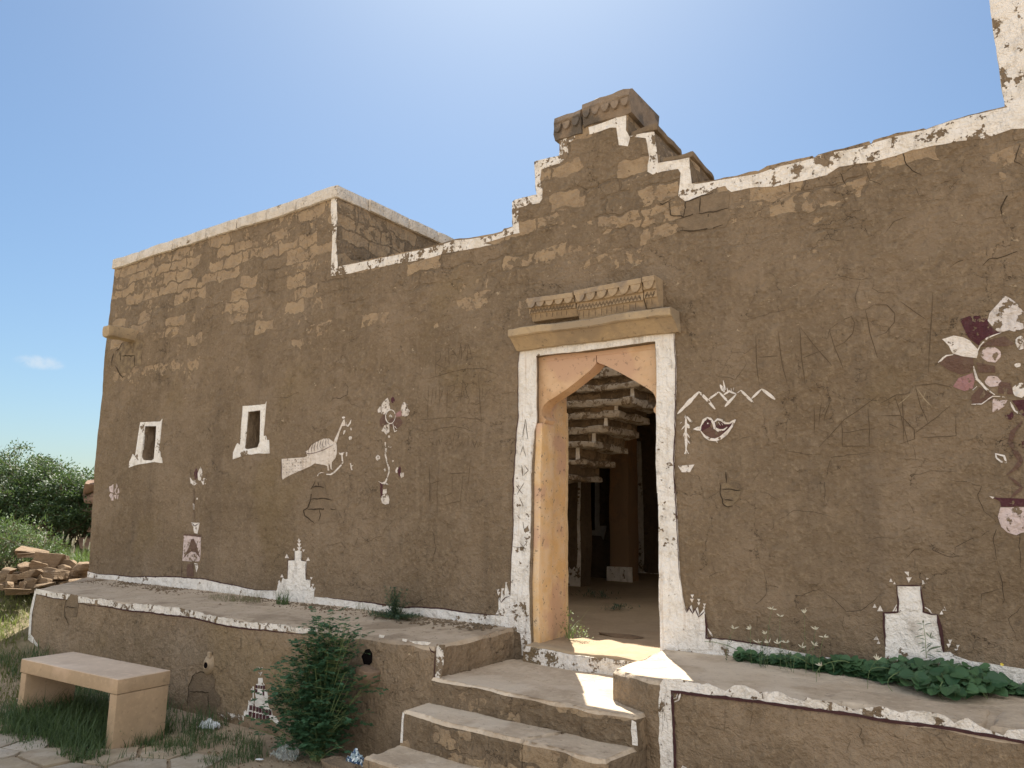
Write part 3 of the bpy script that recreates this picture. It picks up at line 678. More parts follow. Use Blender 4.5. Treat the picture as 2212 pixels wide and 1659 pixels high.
ribbon('outline', [(baseT, .010), (baseT2, .010), (ZL([(222, 1370), (222, 1250), (268, 1250), (270, 1192)]), .006), (ZL([(315, 1196), (313, 1252), (343, 1260), (338, 1376), (364, 1380)]), .007)], WALL, M['maroonline'], house, off=.006)
tri = lambda x, y, s, up=1: [(x-s*.55, y+s*.5*up), (x+s*.55, y+s*.5*up), (x, y-s*.6*up)]
for tl in ([(300, 1180, 26, -1), (300, 1155, 22, -1), (300, 1133, 18, -1), (298, 1117, 10, 1), (265, 1182, 14, 1), (326, 1190, 14, -1), (215, 1225, 24, 1), (352, 1245, 20, 1), (185, 1352, 18, 1), (372, 1368, 14, -1), (382, 1412, 14, -1), (396, 1434, 12, -1), (168, 1388, 12, 1)],):
    pw('finial_paint', [tri(*t) for t in tl], M['white_art'], ZL, amp=.001)
skR = Z3([(100, 408), (275, 410), (400, 422), (600, 455), (700, 470), (1000, 520), (1350, 560), (1375, 440)])
CA = ZC([(297, 1140), (290, 1000), (280, 900), (268, 780), (263, 704), (350, 708), (440, 702), (446, 600), (438, 480), (430, 365), (580, 368), (730, 365), (740, 440), (758, 560), (772, 640), (775, 692), (830, 708), (880, 716), (965, 726), (990, 860), (1010, 980), (1032, 1090), (1048, 1215), (1130, 1215), (1200, 1265), (1400, 1330)])
pw('base_whitewash', Z3([(100, 408), (275, 408), (400, 422), (600, 455), (700, 470), (1000, 520), (1365, 570)])+CA+Z3([(2212, 590), (2260, 600), (2260, 700), (1300, 640), (130, 500), (100, 470)]), M['white'], ID, label='white skirting with a painted stepped tower motif on the right wall', amp=.003)
ribbon('outline', [(Z3([(275, 408), (400, 420), (600, 453), (700, 468)]), .008), (ZC([(297, 1140), (290, 1000), (263, 704), (350, 708), (440, 702), (446, 600), (430, 365)]), .010), (ZC([(420, 360), (740, 360)]), .006), (ZC([(730, 365), (758, 560), (775, 692), (880, 716), (965, 726)]), .010), (ZC([(965, 726), (1000, 880), (1032, 1090), (1048, 1215)]), .018)], WALL, M['maroonline'], house, off=.007)
pw('finial_paint', [tri(350, 295, 40), tri(395, 330, 30, 1), [(515, 180), (575, 180), (572, 240), (548, 215)], tri(575, 285, 60, -1), [(742, 285), (800, 325), (745, 345)], [(790, 260), (830, 265), (800, 285)], tri(150, 622, 44), tri(218, 655, 66), tri(1048, 655, 46), tri(1012, 705, 46), tri(178, 1025, 60), tri(208, 1085, 40), tri(1130, 1080, 50, -1), tri(1112, 1130, 50, -1), tri(1235, 1145, 44, -1), tri(1215, 1195, 46, -1), [(372, 690), (425, 600), (430, 612), (395, 690)], [(405, 690), (430, 640), (432, 690)], [(788, 630), (850, 660), (885, 708), (870, 706), (835, 668), (788, 642)]], M['white_art'], ZC, amp=.001)
pw('finial_paint', [tri(1522, 1020, 22, -1), tri(1518, 1052, 26, -1), tri(1570, 1050, 20, -1), tri(1568, 1075, 20, -1), tri(1612, 1085, 20, -1), tri(1608, 1105, 18, -1), [(1620, 1245), (1655, 1290), (1660, 1310), (1640, 1290)], tri(164, 912, 20, -1), tri(105, 960, 22, -1), tri(112, 980, 22, -1), tri(142, 955, 20, -1), tri(110, 1115, 30, 1)], M['white_art'], Z5b, amp=.001)

# window surrounds
def ring(nm, outer, inner, label):
    L = [WALL.uz(p) for p in outer]; I = [WALL.uz(p) for p in inner]
    L = resample(L, .03, .003, 1); I = resample(I, .03, .002, 2); v2, f2 = tri2d([L, I], .05); n = len(v2)
    V = [warp(WALL.at(u, z, .006)) for u, z in v2]+[warp(WALL.at(u, z, -.01)) for u, z in v2]
    F = list(f2)+[(i, i+n, j+n, j) for i, j in bedges(f2)]
    o = link(nm, V, F, M['white'], house, smooth=35); o['label'] = label
ring('window_surround', Z1([(876, 255), (990, 250), (1000, 235), (998, 260), (985, 430), (993, 440), (997, 470), (1005, 478), (1010, 512), (960, 505), (880, 515), (812, 538), (815, 500), (825, 480), (835, 452), (850, 470), (858, 400), (872, 280)]), Z1([(900, 280), (966, 278), (962, 370), (955, 485), (940, 495), (893, 490), (885, 470), (893, 380)]), 'whitewashed surround of the small slit window near the left end')
ring('window_surround', Z1([(1512, 158), (1655, 143), (1662, 128), (1658, 160), (1645, 345), (1660, 345), (1668, 370), (1680, 370), (1688, 452), (1620, 452), (1530, 465), (1450, 490), (1453, 445), (1470, 400), (1478, 388), (1495, 400), (1500, 300), (1510, 200)]), Z1([(1545, 190), (1625, 180), (1622, 380), (1610, 415), (1540, 427), (1528, 420), (1535, 300)]), 'whitewashed surround of the larger slit window beside the peacock')
# ---- painted motifs
pw('peacock_painting', [(130, 985), (250, 975), (460, 962), (500, 940), (500, 925), (480, 880), (520, 850), (570, 780), (650, 725), (740, 690), (810, 690), (880, 745), (930, 620), (985, 470), (1010, 420), (1020, 418), (1040, 510), (990, 515), (960, 600), (940, 680), (915, 765), (922, 800), (918, 900), (895, 970), (840, 1030), (830, 1120), (845, 1135), (822, 1135), (810, 1060), (790, 1075), (795, 1155), (775, 1155), (775, 1090), (740, 1075), (680, 1065), (600, 1048), (540, 1090), (400, 1155), (250, 1215), (180, 1250), (145, 1280), (135, 1240)], M['cream_art'], ZP, label='pale painted peacock with dotted tail', amp=.0015)
ribbon('peacock_lines', [[(480, 882), (520, 915), (620, 895), (740, 855), (880, 780)], [(485, 885), (510, 905), (560, 912)]]+[[(530+i*42, 905-i*16-6), (525+i*40, 860-i*16), (545+i*38, 800-i*14), (560+i*36, max(700, 770-i*22))] for i in range(8)]+[[(128, 985), (132, 1240), (145, 1280)]]+[[(150+j*42, 1010+i*42-j*3), (172+j*42, 1012+i*42-j*3)] for i in range(5) for j in range(8)], WALL, M['maroonline'], house, zm=ZP, wid=.005, off=.006, jit=.001)
pw('branch_painting', [[(985, 930), (1000, 930), (1002, 1040), (975, 1080), (880, 1180), (820, 1222), (755, 1220), (755, 1205), (810, 1205), (870, 1160), (960, 1070), (985, 1030)], [(625, 1235), (650, 1195), (690, 1178), (725, 1190), (680, 1190), (645, 1215), (635, 1240)], [(948, 890), (985, 895), (1025, 885), (1020, 915), (990, 930), (960, 920)], [(1050, 885), (1068, 885), (1060, 940), (1045, 945)], [(1095, 1045), (1110, 1045), (1115, 1080), (1150, 1070), (1118, 1095), (1128, 1145), (1115, 1145), (1100, 1090)], blob((1110, 690), 22, 28, 9, 3), [(1045, 460), (1065, 510), (1090, 480), (1115, 425), (1110, 480), (1075, 530), (1050, 515)], [(1110, 545), (1122, 545), (1125, 580), (1115, 580)], [(1020, 580), (1040, 575), (1035, 610), (1015, 640), (1010, 630)], blob((1005, 392), 20, 15, 8, 5)], M['white_art'], ZP, amp=.001, label='white painted twig held by the peacock')
pw('flower_painting', [[(1550, 345), (1545, 200), (1580, 140), (1630, 95), (1655, 160), (1668, 260), (1640, 300), (1600, 345)], [(1490, 280), (1525, 225), (1540, 320), (1500, 325)], [(1850, 370), (1830, 280), (1850, 180), (1880, 160), (1925, 190), (1930, 250), (1965, 300), (1940, 360), (1890, 378)], [(1552, 595), (1600, 510), (1670, 490), (1665, 600), (1620, 648), (1590, 610)], blob((1685, 378), 24, 30, 10, 2), [(1595, 755), (1612, 755), (1615, 830), (1600, 800)], [(1605, 845), (1625, 845), (1618, 940), (1640, 1020), (1672, 1100), (1670, 1180), (1645, 1250), (1630, 1250), (1655, 1170), (1650, 1110), (1625, 1030), (1600, 940)], blob((1668, 825), 26, 14, 9, 6), blob((1505, 980), 32, 38, 11, 7), blob((1718, 1025), 14, 18, 8, 1), blob((1605, 1148), 17, 20, 8, 2), blob((1855, 1215), 28, 40, 9, 3, .3), blob((1780, 1150), 20, 38, 9, 4, .3), blob((1660, 672), 16, 18, 8, 5), [(1505, 1305), (1560, 1330), (1600, 1310), (1625, 1260), (1640, 1270), (1620, 1325), (1655, 1350), (1560, 1345)], [(1580, 1425), (1635, 1415), (1630, 1480), (1575, 1490)], [(1560, 1520), (1600, 1490), (1650, 1500), (1668, 1570), (1660, 1630), (1610, 1640), (1565, 1620), (1548, 1560)]], M['white_worn'], ZP, amp=.003, label='worn white and pink painted flower in a vase')
ribbon('flower_lines', [([(1685+70*math.cos(a/3.), 380+102*math.sin(a/3.)) for a in range(20)], .009), ([(1720, 460), (1750, 600), (1805, 575), (1750, 520)], .008)], WALL, M['white_art'], house, zm=ZP, jit=.001, off=.005)
pw('flower_painting', [[(1760, 380), (1755, 340), (1830, 280), (1855, 375)]], M['pink'], ZP, amp=.002)
pw('flower_painting', [blob((1708, 130), 30, 42, 9, 6, .25), [(1535, 1330), (1570, 1340), (1572, 1500), (1548, 1540)], blob((1815, 1170), 22, 70, 10, 3, .3)], M['maroon'], ZP, amp=.003)
pw('flower_painting', [blob((1760, 470), 95, 85, 12, 6, .2), blob((1580, 450), 60, 90, 12, 8, .2)], M['maroon_faded'], ZP, amp=.004, off=.0022)
pw('specks', [blob((x, y), r, r*1.3, 7, i, .4) for i, (x, y, r) in enumerate([(1380, 470, 24), (1460, 478, 14), (1325, 640, 14), (1430, 640, 26), (1360, 590, 22), (1415, 340, 22), (1250, 345, 10), (1775, 45, 12), (1600, 50, 22), (1380, 110, 20), (925, 350, 14), (1060, 300, 14), (95, 312, 12), (640, 465, 8), (2025, 250, 10), (1895, 505, 10), (1780, 662, 16), (1230, 1290, 20)])], M['stone_yellow'], ZP, amp=.003)
# left: rosette, tulip, small shrine
pw('rosette_painting', [[(716, 700), (690, 690), (684, 660), (700, 655), (712, 645), (715, 690)], [(722, 690), (735, 642), (742, 660), (730, 695)], [(725, 700), (750, 670), (755, 700), (735, 710)], [(720, 712), (750, 712), (745, 740), (728, 735)], [(716, 712), (715, 748), (700, 745), (708, 725)], [(712, 706), (700, 735), (686, 715), (695, 700)]], M['pinkish'], Z1, amp=.002, label='small faded star rosette painted near the left corner')
pw('tulip_painting', [[(1238, 612), (1234, 570), (1253, 530), (1264, 560), (1262, 600), (1252, 616)], [(1185, 600), (1200, 618), (1230, 615), (1232, 635), (1210, 648), (1190, 635)], [(1258, 618), (1275, 600), (1293, 605), (1290, 635), (1270, 642)]], M['white_art'], Z1, amp=.002, label='white tulip painted between the slit windows')
pw('tulip_painting', [[(1222, 540), (1236, 560), (1230, 612), (1215, 610), (1210, 570)]], M['maroon'], Z1, amp=.002)
pw('stem_painting', [[(1203, 760), (1212, 765), (1210, 800), (1204, 798)], [(1188, 880), (1240, 880), (1232, 915), (1225, 948), (1205, 945), (1196, 910)], blob((1232, 728), 4, 7, 7, 2), [(1205, 1128), (1230, 1135), (1232, 1160), (1222, 1188), (1215, 1150)]], M['white_art'], Z1, amp=.002)
pw('shrine_painting', [[(1138, 962), (1250, 965), (1246, 1090), (1240, 1122), (1130, 1118), (1135, 1040)]], M['pinkish'], Z1, amp=.003, label='faded painted shrine with a dark triangle below the tulip')
pw('shrine_painting', [[(1135, 1105), (1165, 1040), (1185, 985), (1200, 980), (1222, 1020), (1244, 1095), (1215, 1065), (1185, 1060), (1160, 1075)], [(1138, 950), (1250, 956), (1250, 968), (1138, 962)], [(1160, 1140), (1200, 1125), (1205, 1215), (1160, 1215)]], M['maroon_faded'], Z1, off=.0055, amp=.003)
ribbon('stem_lines', [([(1215, 660), (1214, 740), (1208, 800), (1215, 870)], .006), ([(1190, 560), (1195, 600)], .006), ([(1300, 560), (1290, 605)], .006), ([(1130, 1120), (1130, 1215)], .006), ([(1195, 885), (1212, 900), (1235, 885)], .008)], WALL, M['maroonline'], house, zm=Z1, off=.007)
# right: mountains, tree, bird, bowl
ribbon('mountain_painting', [([(100, 550), (430, 235)], .024), ([(425, 240), (560, 380), (650, 490)], .020), ([(565, 350), (715, 245)], .014), ([(720, 245), (840, 385)], .014), ([(795, 455), (970, 285)], .018), ([(785, 290), (870, 240), (970, 280)], .014), ([(990, 265), (1040, 230)], .012), ([(1040, 230), (1215, 405)], .017), ([(1190, 345), (1340, 210)], .013), ([(1340, 208), (1530, 355)], .020), ([(740, 140), (800, 250)], .02), ([(790, 80), (815, 220)], .010), ([(840, 190), (850, 240)], .02), ([(900, 200), (905, 240)], .010), ([(940, 190), (930, 230)], .008)], WALL, M['white_art'], house, zm=ZB, off=.004, jit=.001, label='white zigzag mountains with a rising sun')
ribbon('tree_painting', [([(222, 580), (215, 800), (215, 1150)], .016), ([(228, 580), (280, 655), (320, 670)], .014), ([(225, 690), (265, 760)], .024), ([(210, 710), (155, 780)], .010), ([(215, 800), (175, 885)], .010), ([(225, 830), (270, 910)], .009), ([(230, 930), (268, 995)], .008), ([(215, 570), (195, 610)], .008), ([(135, 690), (160, 670)], .010), ([(215, 1080), (195, 1145)], .014), ([(222, 1080), (250, 1145)], .012)], WALL, M['white_art'], house, zm=ZB, off=.004, jit=.0015, label='thin white tree painted beside the door')
pw('bowl_painting', [(108, 1320), (335, 1302), (300, 1365), (275, 1412), (165, 1412), (135, 1370)], M['white_art'], ZB, amp=.002, label='white painted bowl below the tree')
bird = [(435, 740), (470, 650), (520, 620), (570, 625), (610, 665), (680, 632), (740, 650), (800, 695), (900, 690), (850, 770), (780, 850), (700, 905), (600, 930), (530, 910), (470, 850), (435, 800)]
pw('bird_painting', bird, M['maroon'], ZB, amp=.001, label='small maroon bird outlined in white')
pw('bird_painting', [[(440, 810), (560, 740), (650, 800), (760, 810), (700, 900), (600, 925), (530, 905)]], M['maroon_faded'], ZB, off=.0045, amp=.002)
ribbon('bird_outline', [([(430, 800), (435, 730), (475, 645), (530, 612), (575, 625), (620, 690), (635, 760), (690, 795), (770, 785), (820, 745)], .016), ([(620, 680), (680, 630), (740, 645), (790, 690), (850, 692), (945, 640)], .014), ([(945, 640), (880, 745), (800, 840), (720, 905), (640, 935), (560, 925), (490, 880), (435, 805)], .020), ([(690, 670), (720, 720)], .010), ([(740, 690), (755, 720)], .008), ([(650, 935), (668, 975)], .014), ([(525, 690), (545, 690)], .022)], WALL, M['white_art'], house, zm=ZB, off=.007, jit=.0008)
pw('beak', [(318, 775), (385, 740), (432, 735), (430, 800), (380, 795)], M['white_art'], ZB, amp=.001, off=.006)
# big flower on the right
fl = lambda L, mt, **k: pw('flower_mural', L, mt, ZF, **k)
fl([(445, 245), (455, 200), (475, 175), (510, 140), (545, 95), (580, 110), (625, 150), (655, 190), (690, 215), (690, 290), (660, 292), (600, 310), (570, 300), (530, 312), (500, 308), (470, 272)], paint_mat('white_petal_paint', (.70, .65, .62, 1), .53, 16, .3), label='large worn white, maroon and pink flower in a pot at the right edge', amp=.006)
fl([(275, 240), (330, 220), (400, 215), (440, 235), (450, 270), (490, 308), (525, 316), (440, 345), (400, 370), (390, 395), (330, 350), (300, 290)], M['maroon'], amp=.002)
fl([[(175, 360), (240, 338), (300, 345), (340, 365), (385, 420), (372, 470), (290, 462), (235, 445), (215, 400)], blob((632, 380), 24, 46, 14, 2), blob((620, 518), 20, 14, 9, 3), blob((630, 665), 48, 44, 14, 4)], M['white_art'], amp=.004)
fl([blob((460, 452), 62, 48, 16, 4), blob((465, 608), 48, 34, 14, 5), [(470, 700), (505, 722), (555, 722), (540, 760), (490, 795), (465, 792)]], M['pinkish'], amp=.004)
fl([[(150, 500), (200, 460), (250, 452), (352, 475), (356, 520), (330, 560), (280, 570), (210, 545)], [(345, 745), (340, 700), (390, 645), (470, 690), (460, 720), (400, 745)], [(400, 400), (450, 360), (540, 340), (600, 385), (560, 400), (480, 395)], [(370, 500), (480, 520), (480, 560), (380, 560)], [(500, 610), (570, 620), (590, 690), (500, 680)]], M['maroon_faded'], amp=.003)
fl([(230, 640), (265, 590), (350, 562), (360, 600), (350, 650), (300, 665)], M['pink'], amp=.003)
fl([[(455, 1293), (480, 1298), (690, 1310), (690, 1352), (520, 1352), (512, 1320)], [(580, 725), (690, 720), (690, 820), (650, 820)], blob((570, 815), 24, 26, 10, 5), [(640, 970), (690, 960), (690, 1000), (645, 1010)]], M['maroon'], amp=.002)
fl([(515, 1355), (690, 1355), (690, 1500), (640, 1505), (610, 1520), (560, 1508), (520, 1472), (500, 1410)], M['pinkish'], amp=.003)
fl([(450, 1290), (480, 1296), (470, 1306)], M['white_art'], amp=.001, off=.005)
ribbon('flower_outline', [([(356, 520), (375, 600), (440, 665), (480, 690)], .012), ([(525, 318), (440, 350), (395, 400), (365, 460)], .007), ([(148, 500), (200, 458), (240, 452)], .009), ([(340, 745), (400, 747), (470, 700), (540, 705)], .006), ([(570, 735), (600, 790), (640, 815)], .009), ([(485, 1035), (535, 1050), (550, 1090), (520, 1085), (490, 1060), (485, 1035)], .010), ([(345, 665), (375, 640)], .008)], WALL, M['white_art'], house, zm=ZF, off=.006)
ribbon('flower_stem', [([(650, 855), (590, 910), (572, 970), (600, 1030), (630, 1080), (610, 1120), (550, 1165)], .022), ([(560, 1175), (615, 1220), (640, 1245), (575, 1300)], .016)], WALL, M['maroon_faded'], house, zm=ZF, off=.005)
# broken plaster
def broken(name, L, mt, zm, lines, plane=WALL, parent=None, label=None, lw=.02):
    o = patch(name, L, plane, mt, parent or house, off=.0035, amp=.013, step=.018, zm=zm, label=label)
    ribbon('broken_edge', [(l, lw) for l in lines], plane, M['gap'], o, zm=zm, off=.006, jit=.012)
broken('bare_stone', [(400, 745), (455, 740), (468, 830), (500, 860), (530, 920), (545, 970), (530, 995), (430, 1018), (390, 1015), (335, 960), (330, 930), (355, 915), (375, 800)], M['stone'], ZL, [[(400, 742), (378, 790), (372, 860), (350, 915), (330, 935), (336, 960), (390, 1015)], [(350, 925), (440, 925), (530, 918)], [(375, 860), (440, 850), (505, 862)], [(385, 775), (455, 780)], [(420, 930), (428, 960), (415, 1000)], [(418, 745), (422, 775)]], label='bare stones where plaster fell off below the peacock')
broken('bare_stone', [(335, 1190), (380, 1165), (430, 1175), (450, 1205), (440, 1250), (400, 1300), (370, 1310), (330, 1240)], M['stone_yellow'], ZR, [[(330, 1180), (325, 1235), (345, 1290), (370, 1312), (400, 1300)], [(335, 1220), (440, 1215)], [(350, 1265), (400, 1270)], [(355, 1120), (358, 1180)]], label='round patch of bare stones right of the door', lw=.012)
broken('bare_stone', [(760, 850), (900, 800), (1130, 700), (1200, 700), (1250, 850), (1180, 930), (1190, 1050), (1150, 1290), (1010, 1330), (930, 1460), (800, 1480), (680, 1500), (620, 1290), (570, 1150), (650, 1050)], M['stone_yellow'], SP, [[(780, 810), (700, 940), (560, 1060), (540, 1150), (505, 1290), (520, 1340)], [(600, 1330), (650, 1450), (740, 1590), (790, 1560)], [(740, 1130), (1050, 1090)], [(1040, 1100), (1040, 1320)], [(700, 1000), (720, 1250)]], label='yellow stones bared below the waterspout', lw=.022)
broken('bare_stone', [(1760, 1085), (1880, 1058), (2060, 1015), (2140, 1025), (2150, 1160), (2180, 1200), (2120, 1320), (1960, 1330), (1900, 1350), (1700, 1310), (1690, 1270), (1745, 1230)], M['stone'], GZ, [[(1880, 1060), (1885, 1190)], [(1690, 1240), (1880, 1200), (1960, 1190), (2150, 1155)], [(1960, 1195), (1958, 1330)], [(1620, 1100), (1640, 1200), (1745, 1225), (1760, 1090), (2000, 1010)], [(1690, 1350), (1800, 1340), (1960, 1335), (2100, 1300)], [(1500, 1100), (1560, 1120), (1640, 1075)]], label='bare squared stones beside the right foot of the gable', lw=.013)
# cracks and scratched writing
ribbon('crack', [([(490, 230), (515, 195), (560, 205), (600, 180), (608, 130), (585, 100)], .016), ([(600, 190), (625, 235), (690, 265)], .008), ([(880, 700), (900, 760), (950, 790), (1000, 830)], .016), ([(1160, 965), (1148, 1040), (1180, 1090), (1190, 1170), (1165, 1270)], .012), ([(1160, 965), (1250, 1015), (1310, 1030)], .008), ([(980, 1520), (1060, 1535), (1130, 1500), (1160, 1520)], .010), ([(430, 1100), (490, 1160), (560, 1140), (620, 1190)], .007), ([(770, 700), (760, 800), (735, 890)], .008), ([(1110, 250), (1130, 200), (1060, 190)], .006), ([(1480, 240), (1490, 130), (1550, 70), (1620, 160), (1700, 150)], .008), ([(120, 150), (130, 190), (220, 190), (290, 150), (285, 240)], .007), ([(670, 1090), (730, 1130), (830, 1090), (850, 1040), (920, 985)], .007), ([(665, 1110), (640, 1180)], .007)], WALL, M['crackline'], house, zm=ZL, off=.002, jit=.008)
ribbon('crack', [([(890, 70), (1010, 65), (1090, 80), (1165, 68)], .006), ([(1085, 80), (1070, 170), (1080, 280)], .006), ([(1160, 70), (1165, 125), (1200, 150), (1300, 155)], .006), ([(440, 300), (560, 265), (700, 230), (840, 210)], .006), ([(840, 160), (880, 125), (890, 70)], .005), ([(385, 460), (470, 480), (500, 455), (530, 440)], .006), ([(470, 490), (475, 540), (420, 620), (320, 600)], .006), ([(400, 960), (440, 940), (490, 925)], .006), ([(920, 740), (870, 820)], .004), ([(640, 980), (700, 1000), (930, 1030), (1150, 1010)], .007), ([(930, 1040), (900, 1150), (905, 1300)], .007), ([(250, 1270), (330, 1220)], .006), ([(400, 1290), (470, 1320), (480, 1400)], .008), ([(650, 1370), (740, 1320), (900, 1350), (950, 1370)], .007), ([(620, 1370), (620, 1420), (560, 1480), (480, 1500)], .005), ([(1610, 1110), (1440, 1110), (1340, 1140)], .006), ([(1570, 1150), (1700, 1180), (1760, 1190), (1735, 1240), (1770, 1330), (1825, 1380)], .008), ([(1830, 1350), (1820, 1480), (1840, 1620)], .008), ([(1800, 1440), (1680, 1490), (1600, 1530), (1590, 1580)], .008), ([(1330, 1590), (1380, 1540), (1480, 1550), (1590, 1580), (1650, 1580)], .009), ([(1120, 1510), (1180, 1480), (1270, 1485)], .005), ([(1960, 1330), (1960, 1500), (1970, 1640)], .007), ([(1380, 960), (1385, 1050), (1290, 1040)], .005), ([(500, 1170), (545, 1120), (520, 1090)], .004), ([(545, 1220), (600, 1230), (640, 1270)], .005), ([(1345, 1260), (1380, 1340), (1390, 1430)], .004)], WALL, M['crackline'], house, zm=ZR, off=.002, jit=.006)
ribbon('crack', [([(1345, 915), (1360, 990), (1400, 1045), (1460, 1075)], .014), ([(2105, 1125), (2030, 1130), (2000, 1160), (2015, 1200), (1985, 1260), (1960, 1310), (1970, 1345)], .020), ([(2080, 900), (2060, 960), (2050, 1000), (2100, 1030)], .012), ([(1640, 1659), (1700, 1630), (1820, 1610)], .009), ([(1850, 1659), (1890, 1610), (2010, 1585), (2105, 1555)], .014), ([(1880, 1600), (1870, 1540)], .006), ([(770, 1490), (880, 1440), (910, 1490), (980, 1500), (985, 1530)], .006), ([(1250, 1450), (1290, 1380), (1380, 1355)], .007), ([(965, 1070), (980, 1100), (1005, 1145)], .014), ([(1120, 1050), (1150, 1110), (1210, 1140), (1260, 1080)], .007), ([(1140, 970), (1125, 1030)], .010), ([(1420, 1160), (1450, 1210), (1500, 1210)], .006), ([(385, 1360), (480, 1345), (530, 1390)], .008), ([(650, 1130), (655, 1190)], .012)], WALL, M['gap'], house, zm=TR, off=.002, jit=.006)
ribbon('crack', [([(640, -20), (650, 60), (650, 140), (590, 210), (600, 300), (590, 400)], .007), ([(640, 85), (700, 90), (780, 140), (870, 150), (950, 120), (980, 100)], .008), ([(980, 105), (1060, 180), (1130, 250), (1230, 240), (1290, 190), (1340, 140)], .008), ([(1120, 260), (1115, 330), (1145, 400)], .005), ([(830, 180), (848, 240), (850, 300)], .006), ([(2070, 0), (2085, 100), (2090, 190)], .010), ([(2080, 100), (1960, 130), (1960, 205)], .006), ([(2212, 200), (2140, 290), (2175, 400)], .007), ([(310, 60), (305, 30), (390, 0)], .006)], WALL, M['crackline'], house, zm=Z3, off=.002, jit=.005)
W_ = dict(off=.002, jit=.003)
ribbon('scratched_writing', [[(523, 375), (535, 520), (548, 655)], [(650, 350), (675, 500), (700, 650)], [(545, 500), (655, 490)], [(770, 335), (780, 480), (795, 640)], [(775, 335), (850, 430), (945, 540)], [(790, 500), (840, 480), (900, 455)], [(930, 340), (965, 450), (1005, 555)], [(930, 345), (990, 295), (1050, 275), (1072, 310), (1060, 370), (1010, 420), (970, 435)], [(1125, 245), (1160, 380), (1195, 500)], [(1125, 245), (1170, 215), (1240, 215), (1285, 260), (1285, 310), (1240, 365), (1180, 385)], [(1310, 195), (1455, 295)], [(1490, 145), (1480, 350), (1468, 580)]], WALL, M['scratch'], house, zm=ZR, wid=.010, label='scratched word HAPPY', **W_)
ribbon('scratched_writing', [[(860, 980), (1000, 830), (1180, 710)], [(985, 830), (990, 975), (1140, 975)], [(1130, 770), (1135, 975)], [(985, 900), (1160, 880)], [(1200, 745), (1290, 700), (1360, 690)], [(1200, 810), (1310, 810), (1385, 880), (1385, 930), (1300, 960)], [(1320, 700), (1325, 950)], [(1390, 650), (1500, 640), (1590, 660)], [(1395, 650), (1420, 760), (1460, 850)], [(1610, 810), (1612, 915), (1420, 925)], [(1380, 905), (1500, 820), (1580, 755)], [(840, 760), (835, 900)], [(880, 740), (860, 860)], [(930, 720), (890, 830)], [(1280, 700), (1350, 960)], [(1180, 830), (1290, 870)]], WALL, M['scratch'], house, zm=ZR, wid=.009, label='scratched scribbles below the word HAPPY', **W_)
ribbon('scratched_writing', [[(1400, 660), (1440, 720), (1480, 760)], [(1450, 680), (1430, 730)], [(1300, 750), (1340, 720), (1370, 690)], [(1010, 770), (1020, 800)], [(960, 680), (970, 690)]], WALL, M['scratch_light'], house, zm=ZR, wid=.010, **W_)
ribbon('scratched_writing', [[(185, 230), (180, 450)], [(185, 240), (225, 235), (230, 290), (185, 345), (265, 385)], [(275, 280), (278, 340)], [(300, 200), (310, 350)], [(315, 205), (390, 300)], [(310, 275), (370, 260)], [(415, 160), (395, 300)], [(420, 190), (420, 310)], [(470, 180), (425, 270)], [(480, 170), (470, 330)], [(480, 170), (522, 315)], [(480, 260), (515, 260)], [(525, 290), (600, 290)], [(110, 480), (300, 430), (450, 395), (620, 390), (750, 450)]], WALL, M['scratch'], house, zm=ZG, wid=.009, label='scratched word RIMA', **W_)
ribbon('scratched_writing', [[(115, 540), (108, 700), (100, 860)], [(60, 640), (105, 700)], [(150, 560), (140, 720)], [(185, 570), (170, 715)], [(215, 560), (210, 740)], [(255, 560), (215, 690)], [(290, 560), (278, 810)], [(290, 560), (350, 540), (350, 590), (295, 640)], [(430, 490), (400, 720)], [(350, 655), (480, 650)], [(445, 540), (460, 630), (490, 690)], [(570, 440), (575, 700), (580, 900)], [(580, 700), (540, 725), (500, 700)], [(10, 865), (240, 850), (440, 850), (600, 865)], [(90, 980), (220, 945), (340, 930), (440, 945), (520, 980)], [(150, 1035), (120, 1040), (125, 1070), (148, 1090), (125, 1130)], [(180, 1040), (180, 1110), (207, 1040), (215, 1105), (240, 1030)], [(255, 1070), (280, 1050), (285, 1075), (258, 1090), (285, 1100)], [(300, 1075), (320, 1050), (325, 1075), (300, 1090), (330, 1100)], [(350, 960), (335, 1110)], [(400, 1060), (400, 1110), (425, 1060), (430, 1105), (450, 1050)], [(470, 1000), (475, 1100)], [(500, 1110), (510, 1050), (530, 1110), (545, 1050), (560, 1110), (580, 1060), (600, 1110)]], WALL, M['scratch'], house, zm=ZG, wid=.008, label='scratched capitals and a scratched cursive line', **W_)
ribbon('scratched_writing', [([(120, 1300), (135, 1450), (125, 1610)], .016), ([(140, 1445), (240, 1420)], .012), ([(215, 1340), (205, 1500), (200, 1650)], .009), ([(300, 1355), (400, 1350), (490, 1345)], .011), ([(345, 1370), (335, 1530), (260, 1565)], .009), ([(440, 1360), (415, 1600), (260, 1640)], .009), ([(500, 1230), (485, 1450)], .007)], WALL, M['scratch'], house, zm=ZG, label='scratched letters HET low on the wall', **W_)
ribbon('scratched_writing', [([(305, 1110), (290, 1240)], .010), ([(305, 1110), (328, 1255)], .010), ([(272, 1255), (285, 1280)], .008), ([(295, 1300), (275, 1370)], .007), ([(295, 1300), (318, 1385)], .007), ([(290, 1440), (295, 1520)], .014), ([(310, 1440), (340, 1480), (300, 1520)], .009), ([(250, 1590), (300, 1650)], .010), ([(310, 1570), (260, 1655)], .010)], WALL, M['scratch'], house, zm=Z5, off=.011, jit=.004)
